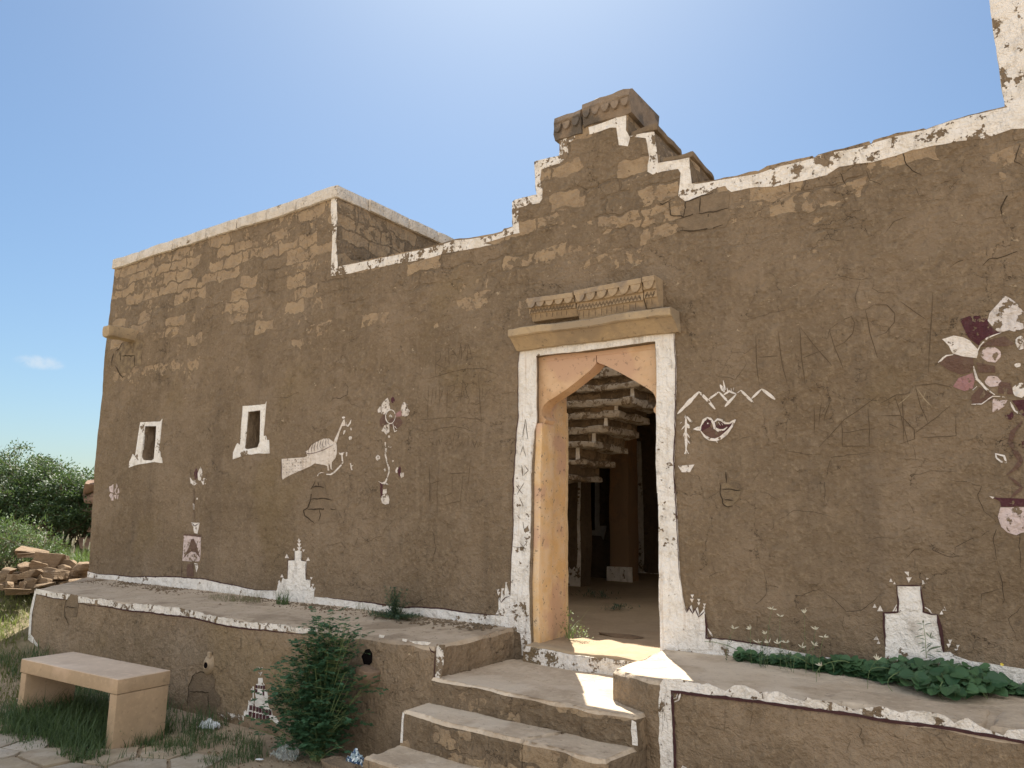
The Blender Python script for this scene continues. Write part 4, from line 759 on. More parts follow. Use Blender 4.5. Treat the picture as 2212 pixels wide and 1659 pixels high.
ribbon('scratched_writing', [([(265, 200), (300, 240)], .009), ([(275, 290), (300, 350)], .009), ([(262, 420), (280, 450)], .010), ([(295, 430), (310, 530)], .010), ([(225, 650), (330, 665)], .007), ([(280, 620), (325, 680)], .007)], WALL, M['scratch'], house, zm=Z5b, off=.011, jit=.004)
box('wall_stone', (-8.98, -.12, zsp+.004), (-8.86, .05, zsp+.11), M['coping'], house, g=.04, bev=.02, rough=.01) if False else None

def root(o):
    while o.parent: o = o.parent
    return o
def absorb(target, names):
    obs = [o for o in bpy.data.objects if o.type == 'MESH' and o != target and o.name.split('.')[0] in names and root(o) == root(target)]
    bm = bmesh.new(); bm.from_mesh(target.data); mats = list(target.data.materials)
    for o in obs:
        me = o.data; mp = []
        for mt in me.materials:
            if mt not in mats: mats.append(mt)
            mp.append(mats.index(mt))
        ix = np.zeros(len(me.polygons), int); me.polygons.foreach_get('material_index', ix); me.polygons.foreach_set('material_index', np.array(mp)[ix]); bm.from_mesh(me)
    bm.to_mesh(target.data); bm.free()
    for mt in mats[len(target.data.materials):]: target.data.materials.append(mt)
    for o in obs:
        me = o.data; bpy.data.objects.remove(o); bpy.data.meshes.remove(me)
OB = bpy.data.objects
absorb(OB['front_wall'], ('crack', 'scratched_writing', 'specks', 'broken_edge'))
absorb(OB['peacock_painting'], ('peacock_lines', 'branch_painting')); absorb(OB['bird_painting'], ('bird_painting', 'bird_outline', 'beak'))
absorb(OB['flower_painting'], ('flower_painting', 'flower_lines')); absorb(OB['flower_mural'], ('flower_mural', 'flower_outline', 'flower_stem'))
absorb(OB['tulip_painting'], ('tulip_painting', 'stem_painting', 'stem_lines')); absorb(OB['shrine_painting'], ('shrine_painting',))
absorb(OB['door_frame'], ('outline', 'finial_paint'))

# ------------------------------------------------------------------ rooms seen through the doorway
prism('courtyard_floor', [(-9.05, .40), (2.6, .40), (2.6, 8.9), (-9.05, 8.9)], .4, .688, M['floor'], house, g=.12, wa=.6)
IN = M['indoor']
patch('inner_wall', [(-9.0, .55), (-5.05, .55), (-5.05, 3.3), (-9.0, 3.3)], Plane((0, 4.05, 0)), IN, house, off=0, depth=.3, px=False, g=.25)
P4 = Plane((0, 4.05, 0)); ZI = ZM(1152.1, 768.1, .3308)
patch('inner_whitewash', [(185, 1530), (185, 1475), (220, 1465), (228, 1380), (245, 1400), (262, 1378), (275, 1400), (283, 1300), (290, 1000), (296, 720), (320, 640), (318, 720), (308, 1000), (304, 1300), (304, 1520)], P4, M['white'], house, zm=ZI, amp=.004)
nh = [(-5.82, 1.42), (-5.60, 1.42), (-5.60, 2.25), (-5.64, 2.36), (-5.70, 2.42), (-5.82, 2.42)]
patch('inner_wall', [[(-9.0, .55), (-5.18, .55), (-5.18, 3.3), (-9.0, 3.3)]], Plane((0, 5.5, 0)), mud_mat('mud_indoor_dark', None, .45), house, off=0, depth=.1, px=False, g=.25)  # mud darkened, the room's gloom put into its colour
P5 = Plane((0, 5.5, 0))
patch('inner_niche', [(320, 660), (360, 660), (372, 690), (400, 712), (403, 900), (405, 1135), (300, 1135), (300, 660)], P5, M['dark'], house, zm=ZI, off=.004, amp=.001)  # flat black patch painted as the shade of an opening
patch('inner_whitewash', [[(318, 615), (425, 615), (430, 900), (433, 1108), (478, 1110), (458, 1200), (445, 1172), (300, 1168), (300, 1140), (405, 1138), (402, 720), (370, 690), (360, 658), (318, 658)]], P5, plain_mat('dim_limewash', (.30, .29, .28, 1), .9, .1), house, zm=ZI, off=.02, depth=.02, amp=.002)  # limewash dimmed in colour like the unlit room around it
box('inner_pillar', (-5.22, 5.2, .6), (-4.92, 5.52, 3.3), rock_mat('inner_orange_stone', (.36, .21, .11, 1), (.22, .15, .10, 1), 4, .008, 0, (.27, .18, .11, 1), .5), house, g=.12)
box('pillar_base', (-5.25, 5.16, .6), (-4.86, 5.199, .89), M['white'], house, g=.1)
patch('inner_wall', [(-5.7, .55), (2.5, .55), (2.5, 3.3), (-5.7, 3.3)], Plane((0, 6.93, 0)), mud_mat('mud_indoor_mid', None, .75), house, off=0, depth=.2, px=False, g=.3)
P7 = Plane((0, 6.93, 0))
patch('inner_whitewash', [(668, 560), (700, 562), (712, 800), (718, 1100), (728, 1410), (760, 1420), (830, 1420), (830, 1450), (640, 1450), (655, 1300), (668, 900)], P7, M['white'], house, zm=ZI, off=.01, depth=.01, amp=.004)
# corbelled stair of stone slabs
stair = empty('stone_stair', (-3.8, 2.0, .69), 'whitewashed open stone slab stair rising inside the doorway', 'stair')
PS = Plane((0, 2.0, 0)); S = []
for (xr_, yt, yb) in ((560, 60, 118), (715, 158, 216), (657, 270, 330), (560, 355, 418), (487, 455, 515), (403, 560, 615), (310, 670, 717), (228, 772, 820)):
    t_ = PS.uz(ZI([(xr_, yt)])[0]); u_ = PS.uz(ZI([(xr_, yb)])[0]); S.append((t_[0], t_[1], .76*(t_[1]-u_[1])))
S[0] = (S[1][0]-.14, S[1][1]+.155, .09)
slabm = paint_mat('limewash_slab', (.46, .40, .32, 1), .50, 9, .6)
for i, (r, zt, th) in enumerate(S):
    y0 = 1.99+.02*math.sin(i*2.1)
    o = box('tread', (-4.9, y0, zt-th), (r, 2.75, zt), slabm, stair, g=.06, bev=.016, rough=.02)
    if i < len(S)-1:
        r2, zt2, _ = S[i+1]
        box('riser', (-4.9, y0+.06, zt2-.002), (r2-.03, 2.72, zt-th+.004), M['riser'], stair, g=.06, bev=.008, rough=.008)
        patch('white_edge', [(r2-.072, zt2-.01), (r2-.030, zt2-.01), (r2-.032, zt-th+.01), (r2-.068, zt-th+.01)], Plane((0, y0+.06, 0)), M['white'], stair, off=.012, depth=.012, px=False, amp=.003)
box('stair_wall', (-5.4, 2.02, .6), (-4.92, 2.74, 3.3), M['mud'], stair, g=.15)
box('riser', (-4.9, 2.06, S[0][1]), (S[0][0]-.1, 2.74, 3.42), M['mud'], stair, g=.15)

# ------------------------------------------------------------------ plinths
pL = empty('raised_plinth', (-6, -.45, 0), 'long mud plinth with peeling white rim left of the steps, behind the bench', 'plinth')
prism('plinth_body', [(-8.56, -.925), (-3.27, -.925), (-3.29, .02), (-9.46, .02)], -.1, .758, [M['plinthmud'], M['dusty_plinth']], pL, g=.06, ch=.022, ztop=lambda x, y: .758+.03*(y+.92), amp=.008)
PL = Plane((0, -.925, 0))
fp = lambda name, L, mt, zm, **k: patch(name, L, PL, mt, pL, zm=zm, **k)
fp('rim_whitewash', [(202, 176), (300, 192), (420, 210), (405, 225), (395, 238), (300, 225), (205, 206)], M['white_band'], Z2, amp=.004)
fp('rim_whitewash', [(465, 222), (560, 230), (650, 245), (700, 262), (800, 262), (900, 275), (1000, 285), (1100, 300), (1200, 325), (1300, 338), (1400, 362), (1500, 372), (1620, 375), (1700, 388), (1850, 408), (1835, 425), (1690, 430), (1530, 412), (1350, 390), (1150, 352), (950, 325), (700, 290), (560, 262), (465, 256)], M['white_band'], Z2, amp=.010, step=.014, label='flaking white rim of the left plinth')
fp('rim_whitewash', [(196, 182), (206, 205), (195, 330), (190, 440), (205, 460), (215, 480), (230, 500), (228, 522), (205, 515), (172, 485), (180, 330)], M['white'], Z2, amp=.003)
Zs = ZM(713.2, 1234.4, .3472)
fp('rim_whitewash', [(655, 455), (710, 460), (706, 560), (690, 660), (680, 700), (664, 832), (648, 832), (650, 660), (655, 560)], M['white_flaky'], Zs, amp=.004, label='peeling white stripe at the plinth corner by the steps')
for l_ in ([(480, 440), (620, 445), (600, 465), (520, 460)], [(440, 425), (468, 430), (462, 445), (440, 438)], [(190, 395), (225, 400), (220, 412)], [(300, 400), (330, 405), (325, 420), (300, 415)]): fp('whitewash_fleck', l_, M['white'], Zs, amp=.004)
ribbon('outline', [([(205, 207), (300, 226), (395, 240)], .008), ([(465, 260), (700, 292), (950, 328), (1150, 355), (1350, 393), (1530, 415), (1690, 433), (1835, 427)], .012), ([(208, 207), (197, 330), (192, 440)], .008)], PL, M['maroonline'], pL, zm=Z2, off=.005)
ribbon('outline', [([(652, 480), (646, 660), (644, 830)], .008), ([(610, 475), (620, 500), (648, 515)], .008)], PL, M['maroonline'], pL, zm=Zs, off=.006)
fp('shrine_painting', [(190, 845), (190, 780), (200, 800), (208, 770), (222, 800), (242, 700), (245, 650), (262, 690), (280, 620), (290, 680), (300, 600), (300, 480), (330, 475), (325, 410), (335, 450), (370, 445), (370, 375), (425, 375), (430, 430), (460, 470), (470, 545), (490, 545), (500, 600), (500, 700), (520, 765), (545, 770), (555, 840), (590, 850), (640, 930), (610, 960), (560, 900), (500, 880), (300, 880), (250, 850)], M['white'], ZS, label='white painted stepped shrine with maroon squares on the plinth', amp=.002)
sq = lambda x, y, w, h: [(x, y), (x+w, y+1), (x+w, y+h), (x, y+h)]
fp('shrine_windows', [sq(340+32*i, 460+4*i, 24, 40) for i in range(4)]+[sq(332, 510, 30, 45), sq(434, 530, 20, 60)]+[sq(258+42*i, 710+11*i, 34, 60) for i in range(7)]+[sq(250+46*i, 790+10*i, 36, 64) for i in range(6)], M['maroon'], ZS, off=.006, amp=.001)
ribbon('shrine_lines', [([(355, 230), (362, 260)], .006), ([(375, 235), (395, 265), (392, 295)], .006), ([(400, 240), (425, 245), (422, 275)], .006)], PL, M['white_art'], pL, zm=ZS)
fp('finial_paint', [tri(397, 325, 44, -1), tri(285, 510, 20, 1), tri(510, 600, 18, 1)], M['white_art'], ZS, amp=.001)
fp('base_whitewash', [(0, 815), (190, 845), (185, 900), (0, 900), (-300, 760), (-380, 720), (-300, 750)], M['white_flaky'], ZS, amp=.008)
broken('bare_stone', [(1150, 660), (1230, 660), (1255, 700), (1245, 750), (1285, 800), (1280, 850), (1230, 900), (1180, 900), (1105, 850), (1108, 740), (1130, 690)], M['stone'], Z2, [[(1150, 660), (1130, 690), (1106, 750), (1104, 850)], [(1112, 768), (1220, 780), (1280, 800)], [(1218, 785), (1222, 890)], [(1150, 662), (1200, 665), (1225, 655)]], PL, pL, 'bare stones below the clay pot mouth', .014)
broken('bare_stone', [(420, 205), (466, 215), (466, 270), (450, 340), (400, 335), (372, 300), (385, 250)], M['stone'], Z2, [[(420, 205), (385, 250), (370, 290), (375, 330), (400, 380), (395, 400)], [(375, 280), (455, 285)]], PL, pL, 'broken notch in the rim of the left plinth', .016)
ribbon('crack', [([(925, 395), (920, 480), (915, 520), (950, 540)], .008), ([(1315, 470), (1400, 435), (1385, 560)], .005), ([(1340, 480), (1345, 560)], .005), ([(1430, 500), (1430, 570), (1470, 560), (1475, 490)], .005), ([(1350, 470), (1500, 488)], .005), ([(600, 290), (610, 360), (560, 430)], .005), ([(465, 500), (460, 540)], .010)], PL, M['scratch'], pL, zm=Z2, off=.002)
ribbon('crack', [([(500, 520), (540, 510), (550, 560)], .008), ([(430, 640), (450, 560), (500, 520)], .005), ([(210, 1060), (230, 1020), (270, 1050), (290, 1060)], .006), ([(600, 400), (620, 460)], .004)], PL, M['gap'], pL, zm=Zs, off=.002)
# clay pot mouth built into the plinth, jutting stone and the painted black hole above it
def pot():
    cc = PL.uz(Z2([(1222, 610)])[0]); V = []; F = []; n = 24; hu, hz = cc[0]+.016, cc[1]-.002
    prof = [(.0, .052), (.3, .050), (.55, .042), (.75, .030), (.9, .014), (1.0, -.01)]
    tilt = .22
    for r, d in prof:
        for i in range(n):
            a = 2*math.pi*i/n; u = .062*r*math.cos(a); z = .098*r*math.sin(a)*(1.0 if math.sin(a) < 0 else .92)
            u, z = u*math.cos(tilt)+z*math.sin(tilt), -u*math.sin(tilt)+z*math.cos(tilt)
            V.append(PL.at(cc[0]+u, cc[1]+z, d+.004*noise.noise(Vector((u*40, z*40, 0)))))
    for k in range(len(prof)-1):
        for i in range(n): F.append((k*n+i, (k+1)*n+i, (k+1)*n+(i+1) % n, k*n+(i+1) % n))
    ph = tag(link('clay_pot', V, F, M['pot'], None, smooth=60), 'old clay pot built into the plinth front with a dark hole in its side', 'pot')
    W = []; G = []; k = 14
    for r, d in ((1.3, .050), (1.05, .0620), (.9, .056), (.85, .0585)):
        for i in range(k): a = 2*math.pi*i/k; W.append(PL.at(hu+.019*r*math.cos(a), hz+.027*r*math.sin(a), d-.010*(hu+.019*r*math.cos(a)-cc[0])/.03))
    for q_ in range(2):
        for i in range(k): G.append((q_*k+i, (q_+1)*k+i, (q_+1)*k+(i+1) % k, q_*k+(i+1) % k))
    link('pot_rim', W, G, M['pot'], ph, smooth=60); link('pot_hole', W[3*k:], [tuple(range(k))], M['dark'], ph)  # hole is a flat black disc standing for shade inside
    t = PL.uz(Z2([(1238, 552)])[0]); box('pot_neck', (t[0]-.016, -.955, t[1]-.03), (t[0]+.018, -.93, t[1]+.018), M['pot'], ph, g=.02, bev=.008)
pot()
h = PL.uz(ZS([(1740, 130)])[0])
fp('wall_hole', [(1700, 40), (1750, 30), (1785, 90), (1788, 200), (1760, 235), (1690, 230), (1660, 120)], M['dark'], ZS, amp=.004)  # flat black patch, the hole's shade painted on the face
j = PL.uz(ZS([(1810, 340)])[0]); rock('jutting_stone', (j[0]-.02, -.95, j[1]-.005), (.125, .14, .085), rock_mat('reddish_stone', (.30, .215, .15, 1), (.22, .155, .105, 1), 9, .03), pL, 5, rot=(.1, .1, .2))

pR = empty('raised_plinth', (0, -.4, 0), 'mud plinth with white corner post and rim right of the steps, under the vine', 'plinth')
prism('plinth_body', [(-2.12, -.69), (-1.83, -.86), (3.0, -.96), (3.0, .02), (-2.12, .02)], -.1, .742, [M['plinthmud'], M['dust']], pR, g=.06, ch=.020, amp=.008, ztop=lambda x, y: .742+.015*(y+.9))
PR = Plane((-1.83, -.86, 0), (4.83, -.10, 0))
gp = lambda name, L, mt, zm, **k: patch(name, L, PR, mt, pR, zm=zm, **k)
gp('rim_whitewash', [(4, 720), (0, 690), (20, 655), (100, 660), (250, 690), (290, 680), (400, 735), (440, 705), (520, 705), (600, 745), (720, 740), (880, 790), (900, 765), (1050, 792), (1180, 842), (1330, 820), (1480, 845), (1600, 850), (1700, 870), (1760, 920), (1850, 890), (1960, 950), (2060, 985), (2090, 940), (2260, 960), (2260, 1035), (2000, 985), (1700, 938), (1400, 905), (1100, 862), (900, 828), (600, 790), (300, 757), (70, 732), (72, 900), (74, 1250), (-14, 1250), (-16, 1000), (-10, 800)], M['white_band'], Z3, amp=.011, step=.014, label='peeling white rim and corner post of the right plinth')
ribbon('outline', [([(74, 1250), (72, 900), (68, 730), (300, 760), (600, 793), (900, 831), (1100, 865), (1400, 908), (1700, 941), (2000, 988), (2260, 1040)], .014)], PR, M['maroonline'], pR, zm=Z3, off=.006, taper=False)
ribbon('corner_arcs', [([(80, 790), (105, 780), (120, 740)], .008), ([(75, 775), (95, 765), (103, 737)], .006), ([(110, 1190), (120, 1180), (140, 1190)], .008)], PR, M['white_art'], pR, zm=Z3, off=.004)
ribbon('crack', [([(510, 820), (570, 870), (545, 940), (550, 960)], .006), ([(270, 940), (380, 965), (410, 980)], .005), ([(1190, 920), (1230, 960), (1220, 1010), (1250, 1060)], .007), ([(1350, 970), (1400, 1000), (1490, 1020), (1505, 1110)], .006), ([(1690, 1010), (1720, 1060), (1780, 1090)], .006), ([(830, 870), (860, 920)], .005), ([(1190, 930), (1260, 925)], .004), ([(400, 810), (380, 1020)], .004), ([(1160, 1030), (1150, 1110)], .005)], PR, M['scratch'], pR, zm=Z3, off=.002)
ribbon('crack', [([(10, 740), (12, 1000)], .004), ([(30, 730), (26, 830)], .005), ([(-5, 800), (20, 860), (22, 900)], .005), ([(35, 870), (40, 950)], .004)], PR, M['scratch'], pR, zm=Z3, off=.008)
# slabs lying along the plinth edge
for (xa, xb) in ((-.98, -.32), (-.30, .45), (.47, 1.2)):
    yf = -.86-.0207*(xa+1.83)
    prism('edge_slab', [(xa, yf+.04), (xb, yf+.035), (xb+.02, -.50), (xa+.05, -.47)], .70, .762, [M['dust'], M['dust']], pR, g=.06, ch=.012)

absorb(OB['plinth_body'], ('crack', 'broken_edge')); absorb(OB['plinth_body.001'], ('crack',))
for pp in (pL, pR):
    rims = [o for o in pp.children if o.name.startswith('rim_whitewash')]; tgt = next(o for o in rims if 'label' in o)
    absorb(tgt, ('outline', 'corner_arcs', 'finial_paint'))
tgt = next(o for o in pL.children if o.name.startswith('shrine_painting')); absorb(tgt, ('shrine_windows', 'shrine_lines'))
# ------------------------------------------------------------------ steps
st = empty('stone_steps', (-2.6, -.9, 0), 'worn stone steps with mud faced risers leading up to the doorway', 'steps')
for nm, lp, z0, z1, mm in (('landing', [(-3.262, -.945), (-1.868, -.935), (-1.86, -.6), (-1.86, -.06), (-3.28, -.06)], -.1, .572, M['riser']),
                       ('step', [(-3.285, -1.175), (-2.42, -1.19), (-2.30, -.90), (-3.285, -.90)], -.1, .418, M['riser']), ('step', [(-2.412, -1.19), (-1.905, -1.20), (-1.88, -.90), (-2.292, -.90)], -.1, .415, M['riser']),
                       ('step', [(-3.33, -1.43), (-1.93, -1.47), (-1.90, -1.15), (-3.30, -1.15)], -.1, .222, M['riser'])):
    prism(nm, lp, z0, z1, [mm, M['dust']], st, g=.03, ch=.018, amp=.009)
SS = Plane((-1.865, -.94, 0), (0, 1, 0))
patch('edge_whitewash', [(-1.895, .43), (-1.865, .43), (-1.868, .55), (-1.89, .555), (-1.90, .5)], Plane((0, -.937, 0)), M['white'], st, px=False, amp=.006)
patch('edge_whitewash', [(-3.285, .24), (-3.268, .24), (-3.27, .40), (-3.282, .41)], Plane((0, -1.176, 0)), M['white'], st, px=False, amp=.004)

# ------------------------------------------------------------------ stone bench
bz = .45; q = [onz(p, bz) for p in ((44.6, 1422.8), (251, 1467.4), (374, 1448.8), (160, 1408))]
bc = sum((Vector(v) for v in q), Vector())/4; ang = math.atan2(q[1].y-q[0].y, q[1].x-q[0].x)
Lx = ((q[1]-q[0]).length+(q[2]-q[3]).length)/2; Ly = ((q[2]-q[1]).length+(q[3]-q[0]).length)/2
be = empty('stone_bench', (bc.x, bc.y, 0), 'sandstone slab bench on two slab legs standing in the grass', 'bench')
be.rotation_euler.z = ang
def lbox(name, a, b, mat):
    o = box(name, a, b, mat, None, g=.1, bev=.004, wa=0, rough=.0015); o.parent = be; return o
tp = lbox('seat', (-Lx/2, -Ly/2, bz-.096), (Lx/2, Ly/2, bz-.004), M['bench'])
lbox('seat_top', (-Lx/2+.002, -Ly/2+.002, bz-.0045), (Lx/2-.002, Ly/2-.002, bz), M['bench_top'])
lbox('leg', (Lx/2-.085, -Ly/2+.004, -.06), (Lx/2-.003, Ly/2-.004, bz-.1), M['bench'])
lbox('leg', (-Lx/2+.01, -Ly/2+.004, -.06), (-Lx/2+.085, Ly/2-.004, bz-.1), M['bench'])
#--PART3--

# ------------------------------------------------------------------ vegetation helpers
def hit(p, dz=0.0):
    """where the sight line through p meets the terrain"""
    d = ray(*p).normalized(); t = 1.0
    while t < 60:
        q = CAM+d*t
        if q.z <= T(q.x, q.y)+dz: return q
        t += .03
    return CAM+d*t
def arr_link(name, V, F, mats, parent=None, fm=None): return link(name, V, F, mats, parent, fm)
OVAL = [(0, 0), (.3, .42), (.7, .42), (1, 0), (.7, -.42), (.3, -.42)]; OVF = [(0, 1, 2, 3), (0, 3, 4, 5)]
ROUND = [(0, 0), (.12, .36), (.45, .52), (.85, .36), (1, 0), (.85, -.36), (.45, -.52), (.12, -.36)]; RF = [(0, 1, 2, 3, 4), (0, 4, 5, 6, 7)]
HEART = [(.12, 0), (-.06, .14), (.0, .36), (.22, .50), (.42, .50), (.56, .40), (.80, .30), (1, 0), (.80, -.30), (.56, -.40), (.42, -.50), (.22, -.50), (.0, -.36), (-.06, -.14)]
HF = [(0, 1, 2, 3, 4, 5, 6, 7), (0, 7, 8, 9, 10, 11, 12, 13)]
LANCE = [(0, 0), (.35, .5), (.7, .35), (1, 0), (.7, -.35), (.35, -.5)]
class LB:
    def __init__(s): s.V = []; s.F = []
    def leaf(s, p, d, n, L, W, tm=OVAL, fs=OVF, cup=.15, droop=.0):
        d = Vector(d).normalized(); sd_ = d.cross(Vector(n));
        if sd_.length < 1e-4: sd_ = Vector((1, 0, 0))
        sd_.normalize(); nn = sd_.cross(d); b = len(s.V); p = Vector(p)
        for u, v in tm: s.V.append(p+d*(u*L)+sd_*(v*W)+nn*(cup*abs(v)*W-droop*u*u*L))
        s.F += [tuple(b+i for i in f) for f in fs]
    def tube(s, pts, r0, r1, k=4):
        b = len(s.V); n = len(pts)
        for i, p in enumerate(pts):
            p = Vector(p); d = (Vector(pts[min(n-1, i+1)])-Vector(pts[max(0, i-1)])).normalized(); a = d.orthogonal().normalized(); c = d.cross(a); r = r0+(r1-r0)*i/(n-1)
            for j in range(k): an = 2*math.pi*j/k; s.V.append(p+a*(r*math.cos(an))+c*(r*math.sin(an)))
        for i in range(n-1):
            for j in range(k): s.F.append((b+i*k+j, b+i*k+(j+1) % k, b+(i+1)*k+(j+1) % k, b+(i+1)*k+j))
    def blade(s, p, L, w, lean, az, seg=4, curl=1.0):
        p = Vector(p); h = Vector((math.cos(az), math.sin(az), 0)); sd_ = Vector((-h.y, h.x, 0)); b = len(s.V); q = p.copy(); th = lean
        for i in range(seg+1):
            ww = w*(1-i/seg)**.7*.5+.0003
            s.V += [q+sd_*ww, q-sd_*ww]; q = q+(h*math.sin(th)+Vector((0, 0, 1))*math.cos(th))*(L/seg); th += curl/seg
        s.F += [(b+2*i, b+2*i+1, b+2*i+3, b+2*i+2) for i in range(seg)]
        return q
def bez(a, b, c, n=7): a, b, c = Vector(a), Vector(b), Vector(c); return [a.lerp(b, i/n).lerp(b.lerp(c, i/n), i/n) for i in range(n+1)]
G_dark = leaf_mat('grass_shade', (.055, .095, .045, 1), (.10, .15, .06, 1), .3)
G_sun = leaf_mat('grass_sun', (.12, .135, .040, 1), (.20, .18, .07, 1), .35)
G_dry = leaf_mat('grass_dry', (.20, .19, .11, 1), (.30, .27, .17, 1), .2)
L_shrub = leaf_mat('shrub_leaf', (.045, .115, .060, 1), (.075, .165, .085, 1), .25)
L_bush = leaf_mat('bush_leaf', (.034, .070, .030, 1), (.075, .120, .055, 1), .18)
L_bush2 = leaf_mat('light_bush_leaf', (.060, .105, .040, 1), (.11, .165, .07, 1), .25)
L_vine = leaf_mat('vine_leaf', (.036, .095, .045, 1), (.095, .185, .080, 1), .18, .5)
L_fine = leaf_mat('fine_leaf', (.045, .080, .055, 1), (.07, .115, .08, 1), .2)
BARK = plain_mat('twig_bark', (.16, .12, .08, 1), .9, .2); STEM = plain_mat('green_stem', (.16, .22, .09, 1), .7, .3)
PALE = plain_mat('pale_flower', (.62, .60, .48, 1), .8, .2)

# grass: one mass in the shade by the plinth and bench, one in the sun on the slope
rnd = random.Random(5); lb = LB()
bm_ = Matrix.Rotation(-ang, 2); blk = []
def scatter(n, fx, L0, L1, w, ok=lambda x, y: True, lb=None, lean=(0, .5), curl=(.3, 1.4)):
    for _ in range(n):
        x, y = fx()
        if not ok(x, y): continue
        lb.blade((x, y, T(x, y)-.005), rnd.uniform(L0, L1), w*rnd.uniform(.6, 1.3), rnd.uniform(*lean), rnd.uniform(0, 6.3), 4, rnd.uniform(*curl))
nz = lambda x, y, s=2.2: noise.noise(Vector((x*s, y*s, 3)))
gx = lambda x0, x1, y0, y1: (lambda: (rnd.uniform(x0, x1), rnd.uniform(y0, y1)))
scatter(3200, gx(-6.55, -5.35, -1.98, -1.35), .10, .28, .006, lb=lb, curl=(.5, 2.2))
scatter(1500, gx(-6.7, -5.15, -2.12, -1.9), .06, .17, .005, lambda x, y: nz(x, y, 3) > -.15, lb)
scatter(1600, gx(-7.3, -6.4, -2.25, -1.5), .05, .16, .005, lambda x, y: nz(x, y) > -.1, lb)
scatter(2600, gx(-8.3, -5.2, -1.5, -.96), .05, .18, .005, lambda x, y: nz(x, y) > -.2, lb)
scatter(1900, gx(-5.3, -4.35, -1.65, -.98), .03, .12, .004, lambda x, y: nz(x, y, 3.5) > -.05, lb)
scatter(1500, gx(-6.2, -4.0, -2.2, -1.5), .02, .07, .004, lambda x, y: nz(x, y, 4) > .12, lb)
scatter(700, gx(-5.45, -5.0, -2.05, -1.3), .04, .12, .005, lambda x, y: nz(x, y, 4) > -.1, lb)
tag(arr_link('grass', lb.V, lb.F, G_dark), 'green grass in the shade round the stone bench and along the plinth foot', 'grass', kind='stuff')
lb = LB()
def slope(): u = rnd.random(); return (rnd.uniform(-13.5, -8.62), rnd.uniform(-2.6, 3.4))
inr = lambda x, y: -12.2 < x < -9.2 and y > -.75-.25*(x+9.2)*-1 and y < 1.0
scatter(9000, gx(-12.5, -8.55, -2.0, .2), .05, .15, .008, lambda x, y: nz(x, y, 1.7) > -.3 and not (x > -9.5 and y > -.95+(-8.56-x)*1.05), lb, (0, .8))
scatter(15000, slope, .03, .11, .008, lambda x, y: nz(x, y, 1.5) > -.25 and not (x > -9.5 and y > -.95+(-8.56-x)*1.05), lb, (0, .9))
scatter(4200, gx(-9.2, -7.0, -3.0, -1.1), .04, .11, .007, lambda x, y: nz(x, y, 2) > -.25 and not (x > -8.6 and y > -.95), lb, (0, .9))
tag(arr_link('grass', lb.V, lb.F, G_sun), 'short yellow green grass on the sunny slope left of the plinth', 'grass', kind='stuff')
# small litter of chips and dirt under the grass
V = []; F = []
for _ in range(1500):
    x, y = rnd.uniform(-7.5, -3.4), rnd.uniform(-3.2, -.97); s = rnd.uniform(.003, .011)*(1.5 if rnd.random() < .1 else 1); z = T(x, y); b0 = len(V); a = rnd.uniform(0, 6)
    V += [(x+s*math.cos(a+i*1.57)*rnd.uniform(.7, 1.4), y+s*math.sin(a+i*1.57)*rnd.uniform(.7, 1.4), z-.004) for i in range(4)]+[(x, y, z+s*.7)]
    F += [(b0+i, b0+(i+1) % 4, b0+4) for i in range(4)]
tag(link('gravel', V, F, M['rubble']), 'loose pebbles and chips on the ground before the plinth', 'gravel', kind='stuff')
# fallen plaster crumbs and dirt along the wall foot on the left plinth
V = []; F = []
for _ in range(1500):
    x = rnd.uniform(-9.0, -3.4); y = -abs(rnd.gauss(0, .13))-.03; s = rnd.uniform(.006, .022)*(1 if nz(x, y, 1.3) > -.1 else .5); z = .76+.03*(y+.92); b0 = len(V); a = rnd.uniform(0, 6)
    if y < -.6: continue
    V += [(x+s*math.cos(a+i*1.57)*rnd.uniform(.7, 1.6), y+s*math.sin(a+i*1.57)*rnd.uniform(.7, 1.4), z-.006) for i in range(4)]+[(x, y, z+s*.45)]
    F += [(b0+i, b0+(i+1) % 4, b0+4) for i in range(4)]
tag(link('fallen_plaster', V, F, M['mud']), 'dark crumbs of fallen plaster along the wall foot on the left plinth', 'debris', kind='stuff')

